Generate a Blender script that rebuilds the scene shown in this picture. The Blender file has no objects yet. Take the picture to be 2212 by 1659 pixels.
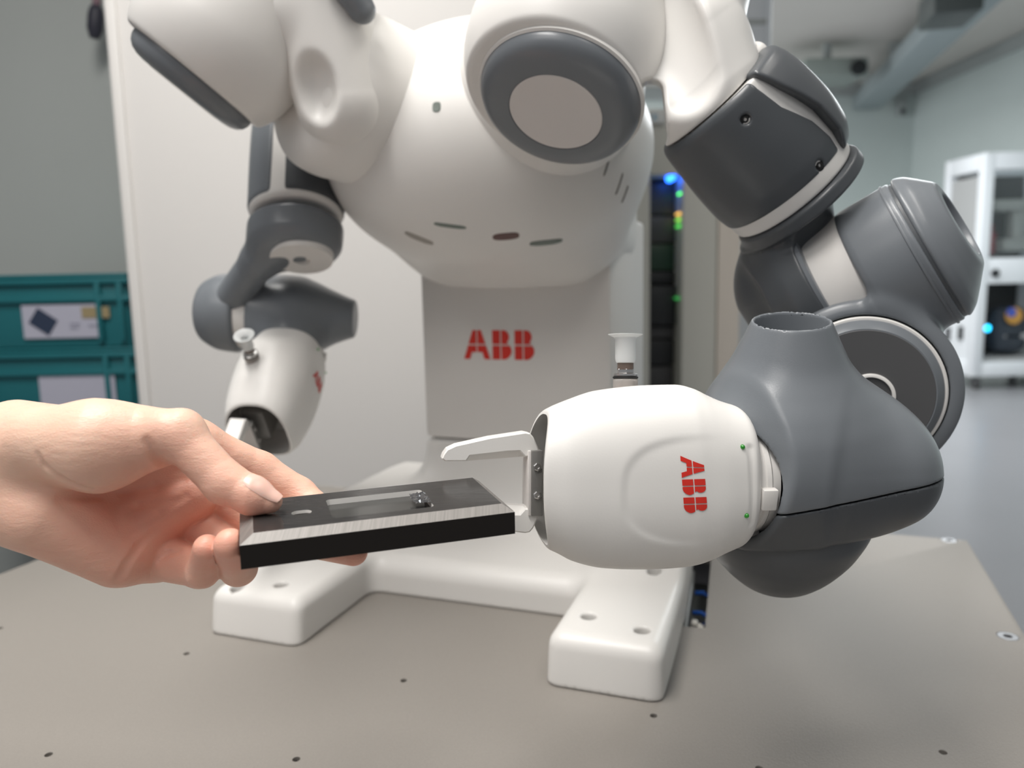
import bpy, bmesh, math, random
import numpy as np
from mathutils import Vector, Matrix
from mathutils.bvhtree import BVHTree

random.seed(7)
SC = bpy.context.scene
COL = SC.collection
PI = math.pi

# ------------------------------------------------------------------ camera, world, lights, exposure
FPX, CX, CY = 1700.0, 1106.0, 829.5          # focal length and centre for a 2212 x 1659 frame
TZ = 0.78                                    # height of the bench top above the floor
HC = 0.312                                   # height of the lens above the bench top
pit, rol, YAW = math.radians(8.2), math.radians(-1.19), math.radians(19.95)
F = np.array([0, math.cos(pit), -math.sin(pit)])
U0 = np.array([0, math.sin(pit), math.cos(pit)])
R0 = np.array([1.0, 0, 0])
R = R0 * math.cos(rol) + U0 * math.sin(rol)
U = -R0 * math.sin(rol) + U0 * math.cos(rol)
CAM = np.array([0, 0, TZ + HC])
LAT = np.array([math.cos(YAW), -math.sin(YAW), 0])   # robot's sideways axis
DEP = np.array([math.sin(YAW), math.cos(YAW), 0])    # robot's front-to-back axis
ZUP = np.array([0, 0, 1.0])

cd = bpy.data.cameras.new('camera')
cam = bpy.data.objects.new('camera', cd)
COL.objects.link(cam)
cam.matrix_world = Matrix(((R[0], U[0], -F[0], CAM[0]), (R[1], U[1], -F[1], CAM[1]), (R[2], U[2], -F[2], CAM[2]), (0, 0, 0, 1)))
cd.sensor_width = 36.0
cd.lens = FPX / 2212 * 36
cd.clip_start = 0.02
cd.clip_end = 60
cd.dof.use_dof = True
cd.dof.focus_distance = 0.388
cd.dof.aperture_fstop = 7.2
SC.camera = cam

w = bpy.data.worlds.new('world')
SC.world = w
w.use_nodes = True
w.node_tree.nodes['Background'].inputs[0].default_value = (0.93, 0.96, 1.0, 1)
w.node_tree.nodes['Background'].inputs[1].default_value = 0.26


def area(name, loc, size, sy, power, col=(1, 0.97, 0.92), target=None):
    l = bpy.data.lights.new(name, 'AREA')
    l.shape = 'RECTANGLE'
    l.size, l.size_y, l.energy, l.color = size, sy, power, col
    o = bpy.data.objects.new(name, l)
    COL.objects.link(o)
    o.location = loc
    if target is not None:
        o.rotation_euler = (Vector(target) - Vector(loc)).to_track_quat('-Z', 'Y').to_euler()
    return o


area('ceiling_lamp_light', (-0.50, 0.25, 2.75), 0.4, 1.6, 52, (1, 0.97, 0.93))
area('ceiling_lamp_light', (0.75, 0.2, 2.75), 0.3, 1.6, 12, (1, 0.96, 0.90))
area('ceiling_lamp_light', (2.6, 5.2, 2.6), 1.2, 2.4, 95, (0.93, 0.98, 1))
area('back_room_fill', (-3.3, 6.0, 1.5), 2.0, 4.0, 150, (0.93, 0.98, 1), (4, 6.5, 2.2))  # fill lamp added to brighten the far walls and ceiling; no window modelled
area('ceiling_lamp_light', (1.0, 7.6, 3.05), 1.2, 2.4, 60, (1, 0.97, 0.93))
area('ceiling_lamp_light', (-0.9, -1.0, 2.5), 1.2, 0.6, 10, (1, 0.97, 0.94), (-0.1, 0.5, 0.95))

SC.view_settings.view_transform = 'Standard'
SC.view_settings.look = 'None'
SC.view_settings.gamma = 1.0
SC.view_settings.use_curve_mapping = False
SC.view_settings.exposure = 0.0


# ------------------------------------------------------------------ helpers: points
def ray(px, py):
    return R * (px - CX) / FPX - U * (py - CY) / FPX + F


def P(px, py, d):
    return CAM + ray(px, py) * d


def PZ(px, py, z):
    v = ray(px, py)
    return CAM + v * ((z - CAM[2]) / v[2])


def PY(px, py, y):
    v = ray(px, py)
    return CAM + v * ((y - CAM[1]) / v[1])


def RB(lat, dep, z):                         # robot frame: z above the bench
    return LAT * lat + DEP * dep + np.array([0, 0, TZ + z])


def D(x, y, z):                              # direction: right, down, away
    v = R * x - U * y + F * z
    return v / np.linalg.norm(v)


def nrm(v):
    v = np.asarray(v, float)
    return v / np.linalg.norm(v)


def frame(x=None, z=None):
    x = nrm(x)
    z = nrm(z - x * np.dot(x, z))
    return np.stack([x, np.cross(z, x), z])  # rows: x, y, z


# ------------------------------------------------------------------ helpers: materials
def srgb(r, g, b):
    f = lambda c: (c / 255 / 12.92) if c / 255 <= 0.04045 else ((c / 255 + 0.055) / 1.055) ** 2.4
    return (f(r), f(g), f(b), 1)


def mat(name, col, rough=0.4, metal=0.0, bump=0.0, bscale=300, var=0.0, vscale=40, coat=0.0, sss=0.0, emit=None, es=0, trans=0.0, spec=0.5, ior=1.45):
    m = bpy.data.materials.new(name)
    m.use_nodes = True
    nt = m.node_tree
    b = nt.nodes['Principled BSDF']
    b.inputs['Base Color'].default_value = col
    b.inputs['Roughness'].default_value = rough
    b.inputs['Metallic'].default_value = metal
    b.inputs['Coat Weight'].default_value = coat
    b.inputs['Transmission Weight'].default_value = trans
    b.inputs['Specular IOR Level'].default_value = spec
    b.inputs['IOR'].default_value = ior
    if sss:
        b.inputs['Subsurface Weight'].default_value = sss
        b.inputs['Subsurface Radius'].default_value = (1, 0.35, 0.2)
        b.inputs['Subsurface Scale'].default_value = 0.004
    if emit:
        b.inputs['Emission Color'].default_value = emit
        b.inputs['Emission Strength'].default_value = es
    if bump or var:
        tc = nt.nodes.new('ShaderNodeTexCoord')
    if bump:
        n = nt.nodes.new('ShaderNodeTexNoise')
        n.inputs['Scale'].default_value = bscale
        n.inputs['Detail'].default_value = 4
        nt.links.new(tc.outputs['Object'], n.inputs['Vector'])
        bp = nt.nodes.new('ShaderNodeBump')
        bp.inputs['Strength'].default_value = bump
        bp.inputs['Distance'].default_value = 0.0006
        nt.links.new(n.outputs['Fac'], bp.inputs['Height'])
        nt.links.new(bp.outputs['Normal'], b.inputs['Normal'])
    if var:
        n2 = nt.nodes.new('ShaderNodeTexNoise')
        n2.inputs['Scale'].default_value = vscale
        n2.inputs['Detail'].default_value = 5
        nt.links.new(tc.outputs['Object'], n2.inputs['Vector'])
        mx = nt.nodes.new('ShaderNodeMix')
        mx.data_type = 'RGBA'
        mx.inputs[6].default_value = tuple(c * (1 - var) for c in col[:3]) + (1,)
        mx.inputs[7].default_value = tuple(min(1, c * (1 + var)) for c in col[:3]) + (1,)
        nt.links.new(n2.outputs['Fac'], mx.inputs[0])
        nt.links.new(mx.outputs[2], b.inputs['Base Color'])
    return m


M = {}
M['white'] = mat('white_plastic', (0.76, 0.745, 0.72, 1), 0.38, bump=0.05, bscale=900)
M['white_soft'] = mat('white_satin', (0.72, 0.70, 0.675, 1), 0.45, bump=0.05, bscale=900)
M['grey'] = mat('grey_plastic', (0.165, 0.180, 0.197, 1), 0.30, bump=0.06, bscale=1200)
M['dark'] = mat('charcoal_plastic', (0.075, 0.082, 0.090, 1), 0.34, bump=0.06, bscale=1200)
M['disc'] = mat('disc_grey', (0.085, 0.085, 0.088, 1), 0.5)
M['lightgrey'] = mat('light_grey_disc', (0.68, 0.65, 0.63, 1), 0.55, bump=0.06, bscale=1500)
M['black'] = mat('black_rubber', (0.012, 0.012, 0.012, 1), 0.6)
M['steel'] = mat('bright_steel', (0.62, 0.61, 0.60, 1), 0.28, 1.0)
M['inner'] = mat('grey_metal_bracket', (0.20, 0.195, 0.185, 1), 0.45, 0.3)
M['red'] = mat('red_print', (0.66, 0.03, 0.018, 1), 0.45)
M['green_led'] = mat('green_lens', (0.01, 0.16, 0.01, 1), 0.12, coat=0.6, emit=(0.02, 0.5, 0.02, 1), es=0.12)
M['silicone'] = mat('clear_silicone', (0.82, 0.84, 0.84, 1), 0.35, sss=0.0, trans=0.25)
M['amber'] = mat('brown_insert', (0.10, 0.045, 0.025, 1), 0.3)
M['smoke'] = mat('smoky_plastic', (0.16, 0.12, 0.10, 1), 0.2, trans=0.2)
M['clear'] = mat('clear_plastic', (0.75, 0.70, 0.66, 1), 0.12, trans=0.6)


# ------------------------------------------------------------------ helpers: objects
W = {}


def tag(o, label=None, cat=None, group=None, kind=None):
    if label: o['label'] = label
    if cat: o['category'] = cat
    if group: o['group'] = group
    if kind: o['kind'] = kind
    return o


def empty(name, loc, label, cat, group=None):
    o = bpy.data.objects.new(name, None)
    o.empty_display_size = 0.05
    COL.objects.link(o)
    o.location = Vector(loc)
    W[o] = np.asarray(loc, float)
    return tag(o, label, cat, group)


def add(name, V, Fc, mats, parent=None, smooth=True, normals=None, fmat=None, sharp=35, kind=None, label=None, origin=None):
    V = np.asarray(V, float)
    c = (V.min(0) + V.max(0)) / 2 if origin is None else np.asarray(origin, float)
    me = bpy.data.meshes.new(name)
    if isinstance(Fc, np.ndarray):
        n, k = Fc.shape
        me.vertices.add(len(V))
        me.vertices.foreach_set('co', (V - c).astype(np.float32).ravel())
        me.loops.add(n * k)
        me.loops.foreach_set('vertex_index', Fc.astype(np.int32).ravel())
        me.polygons.add(n)
        me.polygons.foreach_set('loop_start', np.arange(0, n * k, k, dtype=np.int32))
        me.update(calc_edges=True)
        me.validate()
    else:
        me.from_pydata([tuple(v) for v in V - c], [], [tuple(int(i) for i in f) for f in Fc])
        me.update()
    mats = mats if isinstance(mats, (list, tuple)) else [mats]
    for m in mats:
        me.materials.append(m)
    if fmat is not None:
        me.polygons.foreach_set('material_index', np.asarray(fmat, np.int32))
    if smooth:
        me.polygons.foreach_set('use_smooth', np.ones(len(me.polygons), bool))
        if normals is not None and len(normals) == len(me.vertices):
            me.normals_split_custom_set_from_vertices([tuple(x) for x in normals])
        elif sharp:
            me.set_sharp_from_angle(angle=math.radians(sharp))
    o = bpy.data.objects.new(name, me)
    COL.objects.link(o)
    if parent is not None:
        o.parent = parent
        o.location = Vector(c - W[parent])
    else:
        o.location = Vector(c)
    W[o] = c
    if kind: o['kind'] = kind
    if label: o['label'] = label
    return o


def addbm(name, bm, mats, parent=None, smooth=True, sharp=35, **k):
    bmesh.ops.recalc_face_normals(bm, faces=bm.faces)
    bm.verts.index_update()
    V = np.array([v.co for v in bm.verts])
    Fc = [[v.index for v in f.verts] for f in bm.faces]
    fm = [f.material_index for f in bm.faces]
    bm.free()
    return add(name, V, Fc, mats, parent, smooth, fmat=fm, sharp=sharp, **k)


def bmbox(bm, c, ax, size, bev=0.0, seg=2, mi=0):
    """box centred at c with axes rows ax and full sizes"""
    ax = np.asarray(ax, float)
    t = bmesh.new()
    r = bmesh.ops.create_cube(t, size=1.0)
    for v in t.verts:
        q = np.array(v.co) * np.asarray(size)
        v.co = Vector(q)
    if bev > 0:
        bmesh.ops.bevel(t, geom=list(t.edges), offset=bev, segments=seg, profile=0.5, affect='EDGES', clamp_overlap=True)
    vm = {}
    for v in t.verts:
        q = np.array(v.co)
        vm[v] = bm.verts.new(Vector(np.asarray(c, float) + q[0] * ax[0] + q[1] * ax[1] + q[2] * ax[2]))
    for f in t.faces:
        nf = bm.faces.new([vm[v] for v in f.verts])
        nf.material_index = mi
    t.free()


I3 = np.eye(3)


def box(name, c, ax, size, m, parent=None, bev=0.0, **k):
    bm = bmesh.new()
    bmbox(bm, c, ax, size, bev)
    return addbm(name, bm, m, parent, **k)


def perp(ax):
    ax = nrm(ax)
    a = np.cross(ax, [0.31, 0.2, 0.93] if abs(ax[2]) < 0.9 else [1, 0, 0])
    a = nrm(a)
    return a, np.cross(ax, a)


def lathe_vf(o, ax, prof, seg=64, cap0=True, cap1=True):
    """profile: list of (radius, t) along ax from o"""
    ax = nrm(ax)
    a, b = perp(ax)
    V, Fc = [], []
    for (r, t) in prof:
        for i in range(seg):
            th = 2 * PI * i / seg
            V.append(o + ax * t + (a * math.cos(th) + b * math.sin(th)) * max(r, 1e-5))
    n = len(prof)
    for j in range(n - 1):
        for i in range(seg):
            i2 = (i + 1) % seg
            Fc.append([j * seg + i, j * seg + i2, (j + 1) * seg + i2, (j + 1) * seg + i])
    if cap0: Fc.append([i for i in range(seg)][::-1])
    if cap1: Fc.append([(n - 1) * seg + i for i in range(seg)])
    return V, Fc


def lathe(name, o, ax, prof, m, parent=None, seg=64, cap0=True, cap1=True, sharp=35, **k):
    V, Fc = lathe_vf(np.asarray(o), ax, prof, seg, cap0, cap1)
    return add(name, V, Fc, m, parent, sharp=sharp, **k)


def tube_bm(bm, pts, r, seg=10):
    rings = []
    pts = [np.asarray(p, float) for p in pts]
    for i, p in enumerate(pts):
        t = nrm(pts[min(i + 1, len(pts) - 1)] - pts[max(i - 1, 0)])
        a, b = perp(t)
        rings.append([bm.verts.new(Vector(p + (a * math.cos(2 * PI * k / seg) + b * math.sin(2 * PI * k / seg)) * r)) for k in range(seg)])
    for A, B in zip(rings[:-1], rings[1:]):
        for k in range(seg):
            bm.faces.new([A[k], A[(k + 1) % seg], B[(k + 1) % seg], B[k]])
    bm.faces.new(rings[0][::-1])
    bm.faces.new(rings[-1])


def extrude_bm(bm, poly, o, ax, y0, y1, mi=0):
    """poly in (x, z) of frame ax, extruded along y"""
    A = [bm.verts.new(Vector(o + ax[0] * x + ax[1] * y0 + ax[2] * z)) for x, z in poly]
    B = [bm.verts.new(Vector(o + ax[0] * x + ax[1] * y1 + ax[2] * z)) for x, z in poly]
    n = len(poly)
    fs = [bm.faces.new(A), bm.faces.new(B[::-1])]
    for i in range(n):
        fs.append(bm.faces.new([A[i], B[i], B[(i + 1) % n], A[(i + 1) % n]]))
    for f in fs:
        f.material_index = mi
    return fs


# ------------------------------------------------------------------ helpers: implicit surfaces
def smin(a, b, k):
    if k <= 0: return np.minimum(a, b)
    h = np.clip(0.5 + 0.5 * (b - a) / k, 0, 1)
    return b + (a - b) * h - k * h * (1 - h)


def smax(a, b, k):
    return -smin(-a, -b, k)


def rc(p, a, b, ra, rb):
    a = np.asarray(a, np.float32); b = np.asarray(b, np.float32)
    ab = b - a
    t = np.clip((p - a) @ ab / max(float(ab @ ab), 1e-12), 0, 1)
    q = p - a - t[:, None] * ab
    return np.sqrt((q * q).sum(1)) - (ra + (rb - ra) * t)


def ell(p, c, ax, r):
    q = (p - np.asarray(c, np.float32)) @ np.asarray(ax, np.float32).T
    r = np.asarray(r, np.float32)
    k0 = np.sqrt(((q / r) ** 2).sum(1)) + 1e-9
    k1 = np.sqrt(((q / r ** 2) ** 2).sum(1)) + 1e-9
    return k0 * (k0 - 1) / k1


def sph(p, c, r):
    q = p - np.asarray(c, np.float32)
    return np.sqrt((q * q).sum(1)) - r


def rbox(p, c, ax, half, rd):
    q = np.abs((p - np.asarray(c, np.float32)) @ np.asarray(ax, np.float32).T) - (np.asarray(half, np.float32) - rd)
    o = np.maximum(q, 0)
    return np.sqrt((o * o).sum(1)) + np.minimum(q.max(1), 0) - rd


_SM = {}


def smooth_tab(ts, rs, n=160):
    """monotone cubic through the points, as a dense table"""
    key = (tuple(ts), tuple(rs))
    if key in _SM: return _SM[key]
    t, r = np.asarray(ts, float), np.asarray(rs, float)
    if len(t) < 3:
        _SM[key] = (t, r)
        return _SM[key]
    h = np.diff(t); dl = np.diff(r) / h
    m = np.zeros(len(t))
    m[0], m[-1] = dl[0], dl[-1]
    for i in range(1, len(t) - 1):
        if dl[i - 1] * dl[i] > 0:
            w1, w2 = 2 * h[i] + h[i - 1], h[i] + 2 * h[i - 1]
            m[i] = (w1 + w2) / (w1 / dl[i - 1] + w2 / dl[i])
    x = np.linspace(t[0], t[-1], n)
    k = np.clip(np.searchsorted(t, x) - 1, 0, len(t) - 2)
    s = (x - t[k]) / h[k]
    y = r[k] * (1 + 2 * s) * (1 - s) ** 2 + m[k] * h[k] * s * (1 - s) ** 2 + r[k + 1] * s * s * (3 - 2 * s) + m[k + 1] * h[k] * s * s * (s - 1)
    _SM[key] = (x, y)
    return _SM[key]


def lat_sdf(p, o, ax, ts, rs, k=0.004):
    """solid of revolution, radius rs at ts, capped at both ends"""
    ts, rs = smooth_tab(ts, rs)
    ax = np.asarray(ax, np.float32)
    q = p - np.asarray(o, np.float32)
    t = q @ ax
    rho = np.sqrt(np.maximum((q * q).sum(1) - t * t, 0))
    r = np.interp(t, ts, rs)
    sl = np.gradient(np.asarray(rs, float), np.asarray(ts, float))
    cs = 1 / np.sqrt(1 + np.minimum(np.interp(t, ts, sl) ** 2, 9))
    return smax((rho - r) * cs, np.maximum(ts[0] - t, t - ts[-1]), k)


def hs(p, o, n):
    return (p - np.asarray(o, np.float32)) @ np.asarray(n, np.float32)


def grad(f, p, e):
    g = np.zeros_like(p)
    for i in range(3):
        q = p.copy(); q[:, i] += e
        s = p.copy(); s[:, i] -= e
        g[:, i] = f(q) - f(s)
    return g / (2 * e)


def mesh_sdf(f, lo, hi, h, K=4):
    lo = np.asarray(lo, np.float64); hi = np.asarray(hi, np.float64)
    nb = np.ceil((hi - lo) / (h * K)).astype(int) + 1
    ax = [lo[i] + (np.arange(nb[i]) * K + (K - 1) / 2) * h for i in range(3)]
    g = np.stack(np.meshgrid(*ax, indexing='ij'), -1).reshape(-1, 3).astype(np.float32)
    dc = f(g)
    Dg = np.repeat(np.repeat(np.repeat(dc.reshape(nb), K, 0), K, 1), K, 2).astype(np.float32)
    m = np.abs(dc) < K * h * 1.6 + h
    idx = np.argwhere(m.reshape(nb))
    off = np.stack(np.meshgrid(*[np.arange(K)] * 3, indexing='ij'), -1).reshape(-1, 3)
    cells = (idx[:, None, :] * K + off[None]).reshape(-1, 3)
    for s in range(0, len(cells), 400000):
        c = cells[s:s + 400000]
        Dg[c[:, 0], c[:, 1], c[:, 2]] = f((lo + c * h).astype(np.float32))
    S = Dg < 0
    n = np.array(S.shape)
    cnt = np.zeros(n - 1, np.int8)
    for i in (0, 1):
        for j in (0, 1):
            for k in (0, 1):
                cnt += S[i:n[0] - 1 + i, j:n[1] - 1 + j, k:n[2] - 1 + k]
    act = (cnt > 0) & (cnt < 8)
    vid = np.full(act.shape, -1, np.int32)
    ci = np.argwhere(act)
    vid[act] = np.arange(len(ci))
    Fc = []
    for axn in range(3):
        a, b = [(1, 2), (2, 0), (0, 1)][axn]
        s0 = [slice(None)] * 3; s1 = [slice(None)] * 3
        s0[axn] = slice(0, -1); s1[axn] = slice(1, None)
        A, B = S[tuple(s0)], S[tuple(s1)]
        e = np.argwhere(A != B)
        ok = (e[:, a] > 0) & (e[:, b] > 0) & (e[:, a] < n[a] - 1) & (e[:, b] < n[b] - 1)
        e = e[ok]
        fl = A[e[:, 0], e[:, 1], e[:, 2]]
        def at(da, db):
            q = e.copy(); q[:, a] += da; q[:, b] += db
            return vid[q[:, 0], q[:, 1], q[:, 2]]
        quad = np.stack([at(-1, -1), at(0, -1), at(0, 0), at(-1, 0)], 1)
        quad[~fl] = quad[~fl][:, ::-1]
        Fc.append(quad)
    Fc = np.concatenate(Fc)
    Fc = Fc[(Fc >= 0).all(1)]
    V = (lo + (ci + 0.5) * h).astype(np.float32)
    for it in range(4):
        d = f(V)
        g = grad(f, V, h * 0.35)
        gn = (g * g).sum(1)
        st = -(d / np.maximum(gn, 0.2))[:, None] * g
        L = np.sqrt((st * st).sum(1))
        st *= np.minimum(1, h * 0.9 / np.maximum(L, 1e-9))[:, None]
        V = (V + st).astype(np.float32)
    g = grad(f, V, h * 0.6)
    N = g / np.maximum(np.sqrt((g * g).sum(1))[:, None], 1e-9)
    return V.astype(float), Fc, N


def sdf_obj(name, f, pts, pad, h, m, parent=None, **k):
    pts = np.asarray(pts)
    V, Fc, N = mesh_sdf(f, pts.min(0) - pad, pts.max(0) + pad, h)
    return add(name, V, Fc, m, parent, normals=N, **k)


def bvh_of(objs):
    V, Fc = [], []
    for o in objs:
        b = len(V)
        off = Vector(W[o])
        V += [v.co + off for v in o.data.vertices]
        Fc += [[i + b for i in f.vertices] for f in o.data.polygons]
    return BVHTree.FromPolygons(V, Fc)


def hit(bvh, px, py):
    r = bvh.ray_cast(Vector(CAM), Vector(ray(px, py)))
    return (np.array(r[0]), np.array(r[1])) if r[0] is not None else (None, None)


def boolean_cut(V, Fc, cutters):
    """subtract cutters [(V, F), ...] from a closed mesh, return V, F"""
    def mk(v, f):
        me = bpy.data.meshes.new('tmp')
        me.from_pydata([tuple(x) for x in v], [], [list(map(int, q)) for q in f])
        b = bmesh.new(); b.from_mesh(me)
        bmesh.ops.recalc_face_normals(b, faces=b.faces)
        b.to_mesh(me); b.free()
        o = bpy.data.objects.new('tmp', me)
        COL.objects.link(o)
        return o
    a = mk(V, Fc)
    cs = []
    for cv, cf in cutters:
        c = mk(cv, cf)
        cs.append(c)
        md = a.modifiers.new('b', 'BOOLEAN')
        md.operation = 'DIFFERENCE'
        md.solver = 'EXACT'
        md.object = c
    dg = bpy.context.evaluated_depsgraph_get()
    dg.update()
    me = bpy.data.meshes.new_from_object(a.evaluated_get(dg))
    v = [np.array(x.co) for x in me.vertices]
    f = [list(p.vertices) for p in me.polygons]
    for o in [a] + cs:
        d = o.data
        bpy.data.objects.remove(o)
        bpy.data.meshes.remove(d)
    bpy.data.meshes.remove(me)
    return v, f


def cyl_vf(c, ax, r, l, seg=24):
    return lathe_vf(np.asarray(c) - nrm(ax) * l / 2, ax, [(r, 0), (r, l)], seg)


def box_vf(c, ax, size, bev=0):
    bm = bmesh.new()
    bmbox(bm, c, ax, size, bev)
    bm.verts.index_update()
    r = [np.array(v.co) for v in bm.verts], [[v.index for v in f.verts] for f in bm.faces]
    bm.free()
    return r


def abb_polys():
    """letter pieces on a unit height, reading along u with v up"""
    out = []
    a = 0.345
    ll = [(0, 0), (.23, 0), (.305, .24), (.4775, .24), (.4775, .475), (a * .475, .475)]
    ul = [(a * .525, .525), (.4775, .525), (.4775, 1), (a, 1)]
    for q in (ll, ul):
        out.append(q)
        out.append([(1 - x, y) for x, y in q][::-1])
    for o in (1.08, 1.90):
        for q in ([(0, 0), (.285, 0), (.285, .475), (0, .475)], [(0, .525), (.285, .525), (.285, 1), (0, 1)],
                  [(.335, 0), (.43, 0), (.50, .015), (.57, .05), (.64, .12), (.69, .20), (.71, .28), (.70, .36), (.67, .43), (.64, .475), (.335, .475)],
                  [(.335, .525), (.60, .525), (.545, .595), (.585, .65), (.615, .72), (.62, .79), (.60, .87), (.55, .945), (.49, .985), (.43, 1), (.335, 1)]):
            out.append([(x + o, y) for x, y in q])
    return out


def decal(name, polys, fmap, m, parent, step, label=None):
    """flat print: polygons cut into strips so that they follow the surface"""
    bm = bmesh.new()
    for q in polys:
        bm.faces.new([bm.verts.new((x, y, 0)) for x, y in q])
    if step:
        us = [v.co.x for v in bm.verts]; vs = [v.co.y for v in bm.verts]
        for ax, lo, hi in ((0, min(us), max(us)), (1, min(vs), max(vs))):
            c = lo + step
            while c < hi:
                co = Vector((c, 0, 0)) if ax == 0 else Vector((0, c, 0))
                no = Vector((1, 0, 0)) if ax == 0 else Vector((0, 1, 0))
                bmesh.ops.bisect_plane(bm, geom=bm.verts[:] + bm.edges[:] + bm.faces[:], plane_co=co, plane_no=no)
                c += step
    bm.verts.index_update()
    V = [fmap(v.co.x, v.co.y) for v in bm.verts]
    Fc = [[v.index for v in f.verts] for f in bm.faces]
    bm.free()
    return add(name, V, Fc, m, parent, smooth=False, label=label)

# @@STRUCTURE
# ------------------------------------------------------------------ the room
def wallmat(name, col, rough=0.7, var=0.03):
    return mat(name, col, rough, bump=0.15, bscale=120, var=var, vscale=3)


M['floor'] = mat('floor_resin', (0.27, 0.27, 0.285, 1), 0.28, bump=0.04, bscale=60, var=0.08, vscale=2)
M['ceil'] = wallmat('ceiling_paint', (0.70, 0.665, 0.63, 1))
M['wall_pale'] = wallmat('wall_pale_paint', (0.60, 0.665, 0.655, 1))
M['wall_grey'] = wallmat('wall_grey_paint', (0.42, 0.445, 0.43, 1))
M['trim'] = mat('grey_trim', (0.42, 0.45, 0.45, 1), 0.5)

box('floor', (1.2, 3.6, -0.05), I3, (9.4, 13.2, 0.1), M['floor'], kind='structure')
box('ceiling', (1.2, 4.2, 3.20), I3, (9.4, 12.0, 0.1), M['ceil'], kind='structure')
box('wall_back', (2.2, 9.55, 1.575), I3, (5.1, 0.1, 3.15), M['wall_pale'], kind='structure')
box('wall_right', (4.80, 4.2, 1.575), I3, (0.1, 10.8, 3.15), M['wall_pale'], kind='structure')
box('wall_left', (-1.9, 2.45, 1.575), I3, (3.1, 0.1, 3.15), M['wall_grey'], kind='structure')
for nm, x0, y0, x1, y1 in (('trim_1', 0.6, 9.48, 4.74, 9.48), ('trim_2', 4.73, 3.0, 4.73, 9.46)):
    box(nm, ((x0 + x1) / 2, (y0 + y1) / 2, 3.08), I3, (abs(x1 - x0) + .03, abs(y1 - y0) + .03, 0.13), M['trim'], kind='structure')
for i, px in enumerate((2068,)):
    x = PY(px, 300, 9.5)[0]
    box('trim_3', (x, 9.49, 1.5), I3, (0.03, 0.025, 3.0), M['trim'], kind='structure')

# white partition behind the robot
M['panel'] = mat('white_panel', (0.69, 0.672, 0.65, 1), 0.5, bump=0.06, bscale=200)
xl = PY(290, 500, 1.62)[0]
xr = 0.232
part = empty('partition', ((xl + xr) / 2, 1.62, 0), 'tall plain white partition panel standing behind the robot', 'partition')
box('panel', ((xl + xr) / 2, 1.62, 1.34), I3, (xr - xl - 0.02, 0.032, 2.5), M['panel'], part, bev=0.004)
box('edge_profile', (xl, 1.62, 1.34), I3, (0.022, 0.045, 2.56), M['panel'], part, bev=0.004)
box('edge_profile', (xr, 1.62, 1.34), I3, (0.022, 0.045, 2.56), M['panel'], part, bev=0.004)
for x in (xl + .15, xr - .15):
    box('support_foot', (x, 1.62, 0.045), I3, (0.06, 0.34, 0.09), M['trim'], part, bev=0.008)

# teal crates on a grey trolley
M['teal'] = mat('teal_plastic', (0.012, 0.135, 0.155, 1), 0.42, bump=0.08, bscale=300, var=0.08, vscale=8)
M['paper'] = mat('label_paper', (0.42, 0.42, 0.50, 1), 0.7)
M['ink'] = mat('dark_blue_print', (0.022, 0.035, 0.07, 1), 0.7)
M['tan'] = mat('tan_print', (0.30, 0.24, 0.13, 1), 0.7)
M['cabinet_dark'] = mat('dark_grey_paint', (0.11, 0.11, 0.115, 1), 0.5)


def crate(x0, x1, yf, zt, hgt, label, kind):
    xc, dp = (x0 + x1) / 2, 0.40
    t = empty('storage_crate', (xc, yf + dp / 2, zt - hgt), label, 'crate', 'stacked teal crates')
    wd = x1 - x0
    bm = bmesh.new()
    th = 0.012
    zc = zt - hgt / 2
    bmbox(bm, (xc, yf + dp / 2, zt - hgt + 0.012), I3, (wd - .03, dp - .03, 0.016), 0.003)
    bmbox(bm, (xc, yf + 0.016, zc), I3, (wd - .03, th, hgt - 0.008), 0.002)
    bmbox(bm, (xc, yf + dp - 0.016, zc), I3, (wd - .03, th, hgt - 0.008), 0.002)
    bmbox(bm, (x0 + 0.016, yf + dp / 2, zc), I3, (th, dp - .03, hgt - 0.008), 0.002)
    bmbox(bm, (x1 - 0.016, yf + dp / 2, zc), I3, (th, dp - .03, hgt - 0.008), 0.002)
    addbm('shell', bm, M['teal'], t)
    bm = bmesh.new()
    for z in (zt - 0.012, zt - 0.055):
        bmbox(bm, (xc, yf + 0.004, z), I3, (wd, 0.014, 0.014), 0.003)
        bmbox(bm, (x1 - 0.003, yf + dp / 2, z), I3, (0.012, dp, 0.014), 0.003)
        bmbox(bm, (x0 + 0.003, yf + dp / 2, z), I3, (0.012, dp, 0.014), 0.003)
        bmbox(bm, (xc, yf + dp - .004, z), I3, (wd, 0.014, 0.014), 0.003)
    addbm('rim', bm, M['teal'], t)
    for x in (x0 + 0.03, x0 + 0.085, x1 - 0.075, x1 - 0.022):
        box('rib', (x, yf + 0.006, zc), I3, (0.012, 0.02, hgt - 0.03), M['teal'], t, bev=0.003)
    lid = bmesh.new()
    bmbox(lid, (xc, yf + dp / 2, zt + 0.001), I3, (wd - .01, dp - .01, 0.01), 0.003)
    addbm('lid', lid, M['teal'], t)
    return t


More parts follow.
